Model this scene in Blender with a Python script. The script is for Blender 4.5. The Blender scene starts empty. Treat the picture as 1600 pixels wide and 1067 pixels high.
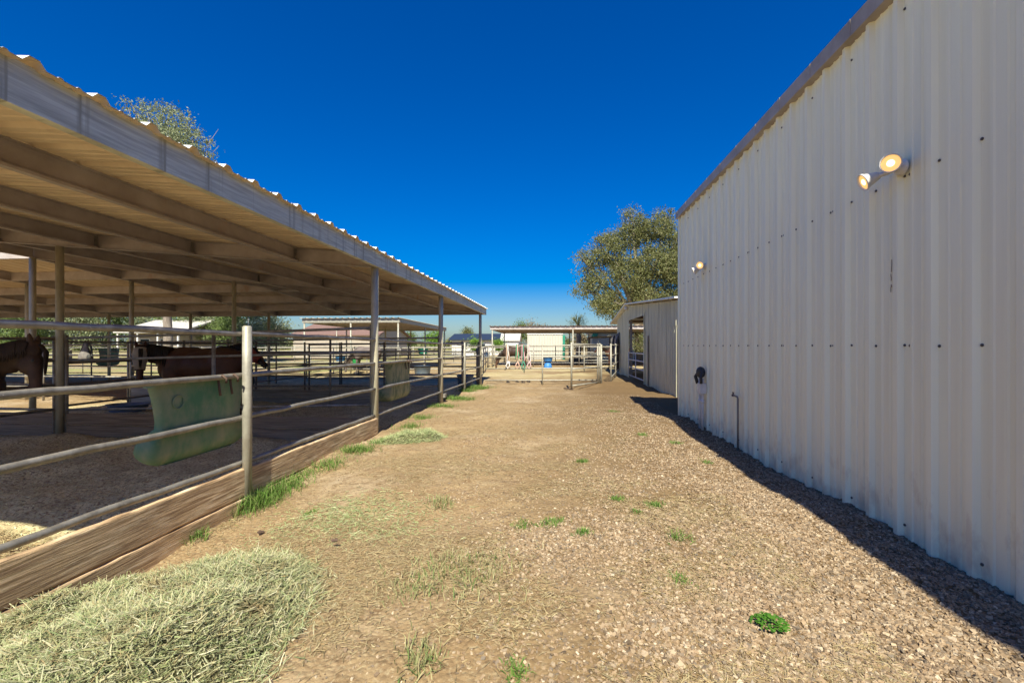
import bpy, math, random
import numpy as np
from mathutils import Vector, Matrix
random.seed(7); rng = np.random.default_rng(7)
C = bpy.context.scene.collection
R = math.radians

# ------------------------------------------------------------------ camera, sky, sun, exposure
CAMZ = 1.44; FPX = 700.0; YAW = math.atan(68/700.0); CS = math.cos(YAW); SN = math.sin(YAW)
cam = bpy.data.cameras.new('camera'); camo = bpy.data.objects.new('camera', cam); C.objects.link(camo)
camo.location = (0, 0, CAMZ); camo.rotation_euler = (R(90), 0, YAW)
cam.sensor_width = 36.0; cam.lens = 36.0*FPX/1600; cam.shift_y = 6.5/1600
cam.clip_start = 0.05; cam.clip_end = 3000
bpy.context.scene.camera = camo

SUN_DIR = Vector((-0.085, 0.88, -1.0)).normalized()      # the way the light travels
SUN_EL = math.asin(-SUN_DIR.z); SUN_AZ = math.atan2(-SUN_DIR.x, -SUN_DIR.y)
w = bpy.data.worlds.new('World'); bpy.context.scene.world = w; w.use_nodes = True
nt = w.node_tree; bg = nt.nodes['Background']
sky = nt.nodes.new('ShaderNodeTexSky'); sky.sky_type = 'NISHITA'; sky.sun_disc = False
sky.sun_elevation = SUN_EL; sky.sun_rotation = SUN_AZ
sky.altitude = 400; sky.air_density = 1.2; sky.dust_density = 1.8; sky.ozone_density = 8.0
hs = nt.nodes.new('ShaderNodeHueSaturation'); hs.inputs['Saturation'].default_value = 1.64; hs.inputs['Hue'].default_value = 0.516
nt.links.new(sky.outputs[0], hs.inputs['Color']); nt.links.new(hs.outputs[0], bg.inputs['Color'])
bg.inputs['Strength'].default_value = 0.05
sl = bpy.data.lights.new('sun', 'SUN'); sl.energy = 3.45; sl.angle = R(0.53); sl.color = (1.0, 0.965, 0.79)
so = bpy.data.objects.new('sun', sl); C.objects.link(so)
so.rotation_euler = SUN_DIR.to_track_quat('-Z', 'Y').to_euler()
vs = bpy.context.scene.view_settings
vs.view_transform = 'Standard'; vs.look = 'None'; vs.gamma = 1; vs.exposure = 1.41

# ------------------------------------------------------------------ helpers
def at(u, v, Y):
    """a point of the photograph, put at its real distance Y"""
    r = (u-800)/FPX; d = Y/(r*SN+CS)
    return Vector(((r*CS-SN)*d, Y, CAMZ+(540-v)*d/FPX))
def sstep(a, b, x):
    t = np.clip((np.asarray(x, float)-a)/(b-a), 0, 1); return t*t*(3-2*t)
def gz(x, y):
    x = np.asarray(x, float); y = np.asarray(y, float)
    base = -0.13*sstep(5, 19, y)
    base = base - 0.19*sstep(-1.6, -3.0, x)*(1-sstep(3.6, 6.2, y)) - 0.05*sstep(-1.6, -3.0, x)*sstep(3.6, 6.2, y)
    ins = sstep(-3.14, -3.5, x)*(1-sstep(19, 21, y))
    return base*(1-ins) + (-0.24)*ins
def G(u, v):
    d = CAMZ*FPX/(v-540)
    for _ in range(20):
        r = (u-800)/FPX; x = (r*CS-SN)*d; y = (r*SN+CS)*d
        d = (CAMZ-float(gz(x, y)))*FPX/(v-540)
    return Vector((x, y, float(gz(x, y))))

def tag(o, label=None, cat=None, group=None, kind=None):
    if label: o['label'] = label
    if cat: o['category'] = cat
    if group: o['group'] = group
    if kind: o['kind'] = kind
    return o
def empty(name, loc, label, cat, group=None, rz=0):
    o = bpy.data.objects.new(name, None); C.objects.link(o); o.location = loc; o.rotation_euler = (0, 0, rz)
    o.empty_display_size = .2
    return tag(o, label, cat, group)
def children(o): return [c for c in bpy.data.objects if c.parent == o]
def copy_tree(o, parent=None):
    c = o.copy(); C.objects.link(c); c.parent = parent
    for ch in children(o): copy_tree(ch, c)
    return c

class MB:
    def __init__(s): s.v = []; s.f = []; s.sm = []
    def add(s, vs, fs, smooth=False):
        n = len(s.v); s.v += [tuple(p) for p in vs]; s.f += [tuple(i+n for i in f) for f in fs]; s.sm += [smooth]*len(fs)
    def box(s, x0, x1, y0, y1, z0, z1):
        if x0 > x1: x0, x1 = x1, x0
        if y0 > y1: y0, y1 = y1, y0
        vs = [(x, y, z) for x in (x0, x1) for y in (y0, y1) for z in (z0, z1)]
        s.add(vs, [(0,1,3,2), (4,6,7,5), (0,4,5,1), (2,3,7,6), (0,2,6,4), (1,5,7,3)])
    def beam(s, p0, p1, w, h):            # rectangular bar, w sideways, h along up
        p0 = Vector(p0); p1 = Vector(p1); d = (p1-p0).normalized()
        up = Vector((0, 0, 1)) if abs(d.z) < .98 else Vector((0, 1, 0))
        r = d.cross(up).normalized()*w/2; q = r.cross(d).normalized()*h/2
        vs = [p+a+b for p in (p0, p1) for a, b in ((-r, -q), (r, -q), (r, q), (-r, q))]
        s.add(vs, [(0,3,2,1), (4,5,6,7), (0,1,5,4), (1,2,6,5), (2,3,7,6), (3,0,4,7)])
    def tube(s, pts, r, n=10, caps=True):
        pts = [Vector(p) for p in pts]; rs = r if isinstance(r, (list, tuple)) else [r]*len(pts)
        rings = []; prev = None
        for i, p in enumerate(pts):
            d = (pts[min(i+1, len(pts)-1)]-pts[max(i-1, 0)]).normalized()
            if prev is None:
                a = d.orthogonal().normalized() if abs(d.z) < .9 else Vector((1, 0, 0))
                a = (a-d*a.dot(d)).normalized()
            else: a = (prev-d*prev.dot(d)).normalized()
            prev = a; b = d.cross(a)
            rings.append([p+(a*math.cos(2*math.pi*k/n)+b*math.sin(2*math.pi*k/n))*rs[i] for k in range(n)])
        vs = [q for rg in rings for q in rg]; fs = []
        for i in range(len(pts)-1):
            for k in range(n): fs.append((i*n+k, i*n+(k+1) % n, (i+1)*n+(k+1) % n, (i+1)*n+k))
        s.add(vs, fs, True)
        if caps:
            m = len(s.v)-len(vs)
            s.f += [tuple(m+k for k in reversed(range(n))), tuple(m+(len(pts)-1)*n+k for k in range(n))]; s.sm += [False, False]
    def ell(s, c, r, rot=None, nu=14, nv=9):
        c = Vector(c); vs = []; fs = []
        for j in range(nv+1):
            t = math.pi*j/nv
            for i in range(nu):
                p = 2*math.pi*i/nu
                q = Vector((r[0]*math.sin(t)*math.cos(p), r[1]*math.sin(t)*math.sin(p), r[2]*math.cos(t)))
                if rot is not None: q = rot @ q
                vs.append(c+q)
        for j in range(nv):
            for i in range(nu): fs.append((j*nu+i, (j+1)*nu+i, (j+1)*nu+(i+1) % nu, j*nu+(i+1) % nu))
        s.add(vs, fs, True)
    def lathe(s, c, prof, n=20, axis=None):       # prof: (radius, height) along axis
        c = Vector(c); M3 = (axis.to_track_quat('Z', 'Y').to_matrix() if axis is not None else Matrix.Identity(3))
        vs = [c+M3 @ Vector((r*math.cos(2*math.pi*k/n), r*math.sin(2*math.pi*k/n), h)) for r, h in prof for k in range(n)]
        fs = [(j*n+k, j*n+(k+1) % n, (j+1)*n+(k+1) % n, (j+1)*n+k) for j in range(len(prof)-1) for k in range(n)]
        s.add(vs, fs, True)
    def loft(s, secs, cap0=False, cap1=False, smooth=True):
        n = len(secs[0]); vs = [p for sc in secs for p in sc]
        fs = [(j*n+k, j*n+(k+1) % n, (j+1)*n+(k+1) % n, (j+1)*n+k) for j in range(len(secs)-1) for k in range(n)]
        s.add(vs, fs, smooth); m = len(s.v)-len(vs)
        if cap0: s.f.append(tuple(m+k for k in reversed(range(n)))); s.sm.append(False)
        if cap1: s.f.append(tuple(m+(len(secs)-1)*n+k for k in range(n))); s.sm.append(False)
    def build(s, name, mat, parent=None, origin=None, bevel=0):
        if origin is None: origin = parent.matrix_basis.translation if parent is not None and parent.get('wo') else (0, 0, 0)
        O = Vector(origin)
        me = bpy.data.meshes.new(name); me.from_pydata([(p[0]-O.x, p[1]-O.y, p[2]-O.z) for p in s.v], [], s.f)
        me.polygons.foreach_set('use_smooth', s.sm); me.update()
        if mat: me.materials.append(mat)
        o = bpy.data.objects.new(name, me); C.objects.link(o)
        if parent is not None:
            o.parent = parent
            if not parent.get('wo'): o.location = O
        else: o.location = O
        if bevel:
            b = o.modifiers.new('bevel', 'BEVEL'); b.width = bevel; b.segments = 2; b.limit_method = 'ANGLE'
        return o
def wempty(name, loc, label, cat, group=None):    # empty whose children are written in world coordinates
    o = empty(name, loc, label, cat, group); o['wo'] = 1; return o
def subpart(m, name, mat, parent):                 # child of a child mesh, in the same local space as its parent mesh
    off = Vector((0, 0, 0)); q = parent
    while q is not None: off += q.matrix_basis.translation; q = q.parent
    me_o = m.build(name, mat, None, origin=off); me_o.location = (0, 0, 0); me_o.parent = parent; return me_o

def npmesh(name, verts, faces, mat, k, smooth=False):
    """fast mesh of many k-gons from numpy arrays"""
    me = bpy.data.meshes.new(name); nf = len(faces)
    me.vertices.add(len(verts)); me.vertices.foreach_set('co', np.ascontiguousarray(verts, np.float32).ravel())
    me.loops.add(nf*k); me.loops.foreach_set('vertex_index', np.ascontiguousarray(faces, np.int32).ravel())
    me.polygons.add(nf); me.polygons.foreach_set('loop_start', np.arange(nf, dtype=np.int32)*k)
    me.polygons.foreach_set('loop_total', np.full(nf, k, np.int32))
    me.polygons.foreach_set('use_smooth', np.full(nf, smooth))
    me.update(calc_edges=True); me.validate(); me.materials.append(mat)
    o = bpy.data.objects.new(name, me); C.objects.link(o); return o

# ------------------------------------------------------------------ materials
def lin(c): return tuple(c)+(1.0,)
def mat(name, col, rough=.7, metal=0.0, col2=None, scale=4.0, stretch=(1,1,1), cut=(.35,.65), detail=6, bump=0.0, bscale=30.0, bstretch=None,
        col3=None, scale3=1.0, cut3=(.5,.7), stretch3=(1,1,1), island=None, trans=0.0, emit=None, spec=.4, splash=None):
    m = bpy.data.materials.new(name); m.use_nodes = True; n = m.node_tree.nodes; L = m.node_tree.links
    b = n['Principled BSDF']; b.inputs['Roughness'].default_value = rough; b.inputs['Metallic'].default_value = metal
    b.inputs['Base Color'].default_value = lin(col); b.inputs['Specular IOR Level'].default_value = spec
    tc = n.new('ShaderNodeTexCoord'); out = None
    def noise(sc, st, det=6):
        mp = n.new('ShaderNodeMapping'); mp.inputs['Scale'].default_value = st; L.new(tc.outputs['Object'], mp.inputs[0])
        t = n.new('ShaderNodeTexNoise'); t.inputs['Scale'].default_value = sc; t.inputs['Detail'].default_value = det; t.inputs['Roughness'].default_value = .62
        L.new(mp.outputs[0], t.inputs[0]); return t.outputs[0]
    def ramp(src, c):
        r = n.new('ShaderNodeMapRange'); r.inputs[1].default_value = c[0]; r.inputs[2].default_value = c[1]; L.new(src, r.inputs[0]); return r.outputs[0]
    def mix(f, a, bb):
        x = n.new('ShaderNodeMix'); x.data_type = 'RGBA'; L.new(f, x.inputs[0])
        for i, q in ((6, a), (7, bb)):
            if isinstance(q, tuple): x.inputs[i].default_value = lin(q)
            else: L.new(q, x.inputs[i])
        return x.outputs[2]
    if island:
        g = n.new('ShaderNodeNewGeometry'); r = n.new('ShaderNodeValToRGB'); e = r.color_ramp
        while len(e.elements) < len(island): e.elements.new(.5)
        for i, c in enumerate(island): e.elements[i].position = i/(len(island)-1); e.elements[i].color = lin(c)
        L.new(g.outputs['Random Per Island'], r.inputs[0]); out = r.outputs[0]
        if col2: out = mix(ramp(noise(scale, stretch, detail), cut), out, col2)
    elif col2: out = mix(ramp(noise(scale, stretch, detail), cut), tuple(col), tuple(col2))
    if col3: out = mix(ramp(noise(scale3, stretch3, 5), cut3), out if out else tuple(col), tuple(col3))
    if splash:                # dried mud thrown up from the ground
        sp = n.new('ShaderNodeSeparateXYZ'); ge = n.new('ShaderNodeNewGeometry'); L.new(ge.outputs['Position'], sp.inputs[0])
        mm = n.new('ShaderNodeMath'); mm.operation = 'ADD'; L.new(sp.outputs[2], mm.inputs[0]); L.new(ramp(noise(7, (1,1,.5)), (.35,.65)), mm.inputs[1]); mm.inputs[1].default_value = 0
        out = mix(ramp(mm.outputs[0], (.75,.10)), out, splash)
    if out is not None: L.new(out, b.inputs['Base Color'])
    if bump:
        bp = n.new('ShaderNodeBump'); bp.inputs['Strength'].default_value = bump; bp.inputs['Distance'].default_value = .02
        L.new(noise(bscale, bstretch or stretch, 8), bp.inputs['Height']); L.new(bp.outputs[0], b.inputs['Normal'])
    if emit:
        b.inputs['Emission Color'].default_value = lin(emit[0]); b.inputs['Emission Strength'].default_value = emit[1]
    if trans:
        t = n.new('ShaderNodeBsdfTranslucent'); ms = n.new('ShaderNodeMixShader'); ms.inputs[0].default_value = trans
        if out is not None: L.new(out, t.inputs[0])
        else: t.inputs[0].default_value = lin(col)
        L.new(b.outputs[0], ms.inputs[1]); L.new(t.outputs[0], ms.inputs[2]); L.new(ms.outputs[0], n['Material Output'].inputs[0])
    return m

M_wall = mat('white_wall_steel', (.93,.89,.66), .42, 0, (.86,.81,.59), 2.2, (1, 3.0, .12), (.4,.7), bump=.03, bscale=6, bstretch=(1,1,.2), col3=(.66,.58,.48), scale3=3.5, stretch3=(1,7,.10), cut3=(.68,.80), splash=(.70,.61,.44))
M_wallold = mat('old_white_steel', (0.696,0.655,0.445), .6, 0, (0.472,0.428,0.282), 1.6, (1, 4, .3), (.4,.7), bump=.1, bscale=4, col3=(0.31,0.245,0.145), scale3=3, stretch3=(1,5,.15), cut3=(.62,.8))
M_trim = mat('roof_trim', (.42,.36,.31), .5, .1, (.30,.25,.21), 3, (1,1,1))
M_white = mat('white_paint', (.72,.70,.67), .5, 0, (.55,.53,.5), 6)
M_screw = mat('screw', (.10,.09,.085), .5, .4)
M_galv = mat('galvanized_pipe', (0.35,0.323,0.281), .5, .45, (0.21,0.188,0.159), 9, (1,1,1), (.35,.62), bump=.12, bscale=40, col3=(0.541,0.502,0.433), scale3=26, cut3=(.66,.72))
M_galvb = mat('pale_pipe', (0.399,0.376,0.304), .5, .2, (0.279,0.254,0.202), 9, (1,1,1), (.35,.65), bump=.08, bscale=40)
M_darkpipe = mat('dark_pipe', (.17,.155,.145), .6, .3, (.24,.20,.17), 8)
M_post = mat('painted_post', (0.517,0.472,0.34), .55, .15, (0.345,0.297,0.205), 5, (1,1,.4), (.4,.7), col3=(0.287,0.168,0.0874), scale3=7, cut3=(.68,.8))
M_steel = mat('brown_grey_steel', (0.496,0.436,0.405), .6, .1, (0.358,0.299,0.263), 3, (1,1,1), (.35,.7), col3=(0.402,0.226,0.12), scale3=2.4, stretch3=(0.837,0.873,0.672), cut3=(.60,.82))
M_fascia = mat('weathered_galv_fascia', (0.7,0.704,0.586), .5, .15, (0.44,0.428,0.344), 4, (1, .45, 9), (.36,.64), bump=.1, bscale=25, col3=(0.36,0.347,0.27), scale3=2.4, stretch3=(1,4.5,.12), cut3=(.56,.66))
M_deck = mat('tan_roof_steel', (0.749,0.61,0.423), .5, 0, (0.624,0.488,0.328), 1.2, (3,1,1), (.4,.7))
M_decktop = mat('white_roof_steel', (.72,.70,.66), .45)
M_wood = mat('weathered_board', (0.648,0.453,0.264), .85, 0, (0.292,0.185,0.101), 3.0, (3, .9, 20), (.38,.62), 10, bump=.8, bscale=3.2, bstretch=(3,1.1,22), col3=(0.799,0.618,0.405), scale3=2.2, stretch3=(2,1.2,10), cut3=(.52,.7))
M_woodd = mat('dark_board', (0.336,0.24,0.163), .9, 0, (0.189,0.131,0.086), 3, (.5, 3, 22), (.4,.6), bump=.6, bscale=3, bstretch=(.5,3,25))
M_woodg = mat('grey_board', (0.39,0.338,0.276), .9, 0, (0.221,0.181,0.144), 3, (.5, 3, 22), (.4,.6), bump=.6, bscale=3, bstretch=(.5,3,25))
M_feed = mat('green_plastic', (.055,.175,.09), .55, 0, (.23,.255,.16), 2.8, (1,1.5,.9), (.36,.66), bump=.15, bscale=10, col3=(.27,.26,.175), scale3=8, cut3=(.55,.85))
M_feedp = mat('pale_green_plastic', (0.253,0.257,0.152), .55, 0, (0.077,0.123,0.064), 5, (1,2,.8), (.45,.6), bump=.15, bscale=8)
M_rust = mat('rusty_iron', (.14,.085,.06), .8, .3, (.08,.055,.045), 12)
M_blue = mat('blue_plastic', (.03,.16,.42), .5, 0, (.06,.22,.5), 6)
M_blued = mat('dull_blue_plastic', (.10,.15,.22), .6, 0, (.16,.19,.22), 5)
M_greenb = mat('bright_green_plastic', (.02,.42,.09), .5, 0, (.05,.5,.15), 6)
M_teal = mat('teal_paint', (.02,.20,.13), .5, 0, (.03,.26,.17), 6)
M_black = mat('black_rubber', (.03,.03,.032), .7, 0, (.05,.048,.045), 8)
M_lens = mat('lit_lens', (.9,.7,.3), .4, emit=((1,.50,.14), .36))
M_bulb = mat('lit_bulb', (1,.9,.7), .4, emit=((1,.78,.42), 1.2))
M_beige = mat('beige_siding', (0.527,0.499,0.43), .6, 0, (0.459,0.43,0.37), 2, (5,1,.3))
M_stucco = mat('stucco', (.40,.34,.28), .9, 0, (.34,.29,.24), 3)
M_roofbrown = mat('brown_shingle', (.22,.13,.105), .9, 0, (.16,.095,.08), 4, (1,1,1))
M_roofdark = mat('dark_solar_roof', (0.0245,0.0325,0.045), .35, 0, (0.035,0.039,0.045), 4)
M_roofpale = mat('pale_roof', (.50,.47,.43), .7, 0, (.40,.37,.34), 4)
M_glass = mat('dark_glass', (.03,.035,.04), .12, 0)
M_carw = mat('white_car_paint', (.75,.75,.75), .25)
M_bark = mat('tree_bark', (.30,.25,.20), .9, 0, (.16,.125,.10), 5, (1,1,.3), bump=.5, bscale=8)
M_hay = mat('hay_mound', (.16,.15,.07), .95, 0, (.09,.09,.04), 14, (1,1,1), (.35,.65), bump=1, bscale=30)  # base colour kept dark so gaps between the strands read as shade
M_hayb = mat('hay_blades', (0.535,0.482,0.235), .85, island=[(0.464,0.394,0.22),(0.178,0.236,0.0861),(0.553,0.49,0.298),(0.285,0.332,0.148),(0.321,0.236,0.118),(0.41,0.42,0.235),(0.125,0.167,0.0626),(0.625,0.578,0.392),(0.241,0.289,0.133)], col2=(0.268,0.202,0.102), scale=4.5, cut=(.54,.70), trans=.15, spec=.2)
M_hayg = mat('green_hay_blades', (0.57,0.506,0.24), .85, island=[(0.399,0.442,0.216),(0.228,0.304,0.112),(0.551,0.552,0.32),(0.314,0.386,0.16),(0.475,0.423,0.224)], trans=.2, spec=.2)
M_straw = mat('straw_blades', (0.357,0.284,0.147), .85, island=[(0.393,0.296,0.152),(0.299,0.205,0.0985),(0.452,0.375,0.215),(0.25,0.177,0.0834),(0.357,0.296,0.168)], trans=.1, spec=.2)
M_grass = mat('grass_blades', (.1,.2,.03), .7, island=[(.075,.17,.025),(.13,.25,.04),(.20,.28,.07),(.05,.13,.02),(.33,.33,.13)], trans=.3, spec=.25)
M_grassdry = mat('dry_grass_blades', (.1,.2,.03), .7, island=[(.16,.22,.07),(.45,.38,.2),(.10,.18,.04),(.5,.42,.24)], trans=.3, spec=.25)
M_clover = mat('clover_leaves', (0.06,0.12,0.018), .6, island=[(0.042,0.132,0.012),(0.072,0.192,0.018),(0.096,0.216,0.03)], trans=.3, spec=.25)
M_stone = mat('gravel_stones', (0.313,0.231,0.156), .85, island=[(0.188,0.119,0.0623),(0.313,0.216,0.131),(0.117,0.0829,0.053),(0.438,0.332,0.218),(0.242,0.159,0.0904),(0.172,0.138,0.103),(0.345,0.245,0.15),(0.258,0.174,0.0996),(0.516,0.418,0.299)], bump=.3, bscale=60, spec=.3)
M_clod = mat('dark_clods', (.13,.085,.06), .95, 0, (.08,.05,.035), 20, bump=.5, bscale=60)
M_bedding = mat('bedding_bits', (0.596,0.559,0.282), .9, island=[(0.477,0.428,0.241),(0.269,0.242,0.141),(0.744,0.707,0.383),(0.387,0.337,0.184),(0.855,0.92,0.535)], spec=.2)

# ground sheet: dirt, gravel tone, barn soil, far grass, chosen by where it lies
def ground_mat():
    m = bpy.data.materials.new('yard_ground'); m.use_nodes = True; n = m.node_tree.nodes; L = m.node_tree.links
    b = n['Principled BSDF']; b.inputs['Roughness'].default_value = .95; b.inputs['Specular IOR Level'].default_value = .15
    tc = n.new('ShaderNodeTexCoord'); sp = n.new('ShaderNodeSeparateXYZ'); L.new(tc.outputs['Object'], sp.inputs[0])
    def noise(sc, det=8, r=.62, dist=0):
        t = n.new('ShaderNodeTexNoise'); t.inputs['Scale'].default_value = sc; t.inputs['Detail'].default_value = det; t.inputs['Roughness'].default_value = r
        t.inputs['Distortion'].default_value = dist; L.new(tc.outputs['Object'], t.inputs[0]); return t.outputs[0]
    def mr(src, a, bb, lo=0, hi=1):
        r = n.new('ShaderNodeMapRange'); r.inputs[1].default_value = a; r.inputs[2].default_value = bb; r.inputs[3].default_value = lo; r.inputs[4].default_value = hi
        L.new(src, r.inputs[0]); return r.outputs[0]
    def ma(op, a, bb):
        x = n.new('ShaderNodeMath'); x.operation = op
        for i, q in enumerate((a, bb)):
            if isinstance(q, (int, float)): x.inputs[i].default_value = q
            else: L.new(q, x.inputs[i])
        return x.outputs[0]
    def mix(f, a, bb):
        x = n.new('ShaderNodeMix'); x.data_type = 'RGBA'; L.new(f, x.inputs[0])
        for i, q in ((6, a), (7, bb)):
            if isinstance(q, tuple): x.inputs[i].default_value = lin(q)
            else: L.new(q, x.inputs[i])
        return x.outputs[2]
    dirt = mix(mr(noise(1.1), .35, .65), (0.266,0.177,0.0905), (0.318,0.227,0.125))
    dirt = mix(mr(noise(.55, 5), .52, .66), dirt, (0.395,0.297,0.192))
    dirt = mix(mr(noise(2.6, 6), .56, .70), dirt, (0.248,0.167,0.0985))
    dirt = mix(mr(noise(9), .48, .68), dirt, (0.201,0.129,0.0673))
    dirt = mix(mr(noise(45), .52, .66), dirt, (0.385,0.294,0.172))
    vor = n.new('ShaderNodeTexVoronoi'); vor.inputs['Scale'].default_value = 34; L.new(tc.outputs['Object'], vor.inputs[0])
    vc = n.new('ShaderNodeSeparateColor'); L.new(vor.outputs['Color'], vc.inputs[0])
    grav = mix(vc.outputs[0], (0.178,0.118,0.059), (0.282,0.197,0.104))
    grav = mix(mr(vor.outputs['Distance'], .0, .5), grav, (0.148,0.0924,0.0439))
    edge = ma('ADD', sp.outputs[0], ma('MULTIPLY', ma('SUBTRACT', noise(.8), .5), 3.0))
    col = mix(mr(edge, -.9, 1.6), dirt, grav)
    # soil under the stalls
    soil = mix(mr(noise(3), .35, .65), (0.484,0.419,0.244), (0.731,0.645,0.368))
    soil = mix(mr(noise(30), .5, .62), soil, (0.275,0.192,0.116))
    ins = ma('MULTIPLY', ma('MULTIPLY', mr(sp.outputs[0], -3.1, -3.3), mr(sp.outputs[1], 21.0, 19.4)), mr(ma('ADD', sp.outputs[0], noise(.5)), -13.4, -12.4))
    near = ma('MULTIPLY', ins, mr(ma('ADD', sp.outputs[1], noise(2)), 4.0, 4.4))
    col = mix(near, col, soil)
    # dry grass in the far fields
    far = ma('MULTIPLY', mr(sp.outputs[1], 19.5, 24), mr(noise(.16, 4), .42, .56))
    field = mix(mr(noise(2.5), .4, .6), (.36,.28,.14), (.42,.34,.19))
    col = mix(far, col, field)
    lawn = ma('MULTIPLY', mr(sp.outputs[0], -11, -15), mr(sp.outputs[1], 21, 25))
    col = mix(ma('MULTIPLY', lawn, mr(noise(.3, 3), .42, .6)), col, (.24,.25,.09))
    L.new(col, b.inputs['Base Color'])
    bp = n.new('ShaderNodeBump'); bp.inputs['Strength'].default_value = .75; bp.inputs['Distance'].default_value = .02
    h = ma('ADD', ma('MULTIPLY', noise(28, 10, .7), 1.0), ma('MULTIPLY', vor.outputs['Distance'], -.7))
    L.new(h, bp.inputs['Height']); L.new(bp.outputs[0], b.inputs['Normal'])
    return m
M_ground = ground_mat()

# ------------------------------------------------------------------ ground sheet
def lumps(x, y):
    z = np.zeros_like(x); r2 = np.random.default_rng(3)
    for f, a in ((.35,.03), (.8,.018), (1.7,.010), (4,.006), (9,.004), (19,.0025)):
        for _ in range(4):
            th = r2.uniform(0, 6.28); ph = r2.uniform(0, 6.28)
            z += a*.5*np.sin(6.28*f*(x*np.cos(th)+y*np.sin(th))*.5+ph+1.5*np.sin(f*2.1*(x*np.sin(th)-y*np.cos(th))+ph))
    return z
def axis(parts):
    out = []
    for a, b, s in parts: out += list(np.arange(a, b-1e-6, s))
    return np.array(out+[parts[-1][1]])
gx = axis([(-900,-100,100), (-100,-40,6), (-40,-13,.7), (-13,-3.6,.12), (-3.6,3,.045), (3,12,.5), (12,60,4), (60,100,20), (100,900,100)])
gy = axis([(-60,-4,4), (-4,1,.4), (1,8,.045), (8,20,.10), (20,45,.5), (45,100,5), (100,1500,100)])
XX, YY = np.meshgrid(gx, gy); damp = 1/(1+np.maximum(0, np.abs(YY)-25)/20)
ZZ = gz(XX, YY)+lumps(XX, YY)*np.where(XX < -3.2, 1.6, 1.0)*damp
nx, ny = len(gx), len(gy); I = np.arange(nx*ny).reshape(ny, nx)
fa = np.stack([I[:-1,:-1], I[:-1,1:], I[1:,1:], I[1:,:-1]], -1).reshape(-1, 4)
go = npmesh('ground', np.stack([XX, YY, ZZ], -1).reshape(-1, 3), fa, M_ground, 4, True); tag(go, kind='structure')
def gl(x, y):
    x = np.asarray(x, float); y = np.asarray(y, float)
    return gz(x, y)+lumps(x, y)*np.where(x < -3.2, 1.6, 1.0)

# ------------------------------------------------------------------ scatter helpers
def blades(name, P, length, width, mat_, lift=.0, flat=.25, curl=.3, up=False, seed=1):
    """thin three-point blades; P base points (n,3)"""
    r = np.random.default_rng(seed); n = len(P); th = r.uniform(0, 6.283, n)
    L = r.uniform(length[0], length[1], n); W = r.uniform(width[0], width[1], n)
    pit = np.abs(r.normal(0, flat, n)) if not up else r.uniform(flat, 1.45, n)
    D = np.stack([np.cos(th)*np.cos(pit), np.sin(th)*np.cos(pit), np.sin(pit)], -1)
    S = np.stack([-np.sin(th), np.cos(th), r.normal(0, .35, n)], -1)*W[:, None]*.5
    tu = r.normal(0, curl, (n, 1))*S/ (W[:, None]*.5)
    p0 = P; p1 = P+D*(L*.55)[:, None]; D2 = D.copy(); D2[:, 2] -= (.5 if up else .1); D2 += tu
    p2 = p1+D2*(L*.45)[:, None]
    if not up: p2[:, 2] = np.maximum(p2[:, 2], p0[:, 2])
    V = np.stack([p0-S, p0+S, p1+S, p1-S, p2+S*(.2 if up else .8), p2-S*(.2 if up else .8)], 1); V[:, :, 2] += lift
    b = (np.arange(n)*6)[:, None]; F = np.concatenate([b+np.array([0,1,2,3]), b+np.array([3,2,4,5])], 0)
    return npmesh(name, V.reshape(-1, 3), F, mat_, 4)
def stones(name, P, size, mat_, seed=2, flatn=.5):
    r = np.random.default_rng(seed); n = len(P)
    base = np.array([[-1,-1,-1],[1,-1,-1],[1,1,-1],[-1,1,-1],[-1,-1,1],[1,-1,1],[1,1,1],[-1,1,1]], float)
    V = base[None]*(1-r.uniform(0, .55, (n, 8, 3)))
    s = r.uniform(size[0], size[1], (n, 1)); sc = np.concatenate([s, s*r.uniform(.5, .95, (n, 1)), s*r.uniform(.25, flatn, (n, 1))], 1)*.5
    V = V*sc[:, None, :]
    th = r.uniform(0, 6.28, n); ax = r.normal(0, .35, n); ay = r.normal(0, .35, n)
    c, s_ = np.cos(ax)[:, None], np.sin(ax)[:, None]; y = V[..., 1]*c-V[..., 2]*s_; z = V[..., 1]*s_+V[..., 2]*c; V[..., 1] = y; V[..., 2] = z
    c, s_ = np.cos(ay)[:, None], np.sin(ay)[:, None]; x = V[..., 0]*c-V[..., 2]*s_; z = V[..., 0]*s_+V[..., 2]*c; V[..., 0] = x; V[..., 2] = z
    c, s_ = np.cos(th)[:, None], np.sin(th)[:, None]; x = V[..., 0]*c-V[..., 1]*s_; y = V[..., 0]*s_+V[..., 1]*c; V[..., 0] = x; V[..., 1] = y
    V += P[:, None, :]
    q = np.array([[0,3,2,1],[4,5,6,7],[0,1,5,4],[1,2,6,5],[2,3,7,6],[3,0,4,7]])
    F = ((np.arange(n)*8)[:, None, None]+q[None]).reshape(-1, 4)
    return npmesh(name, V.reshape(-1, 3), F, mat_, 4)

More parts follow.
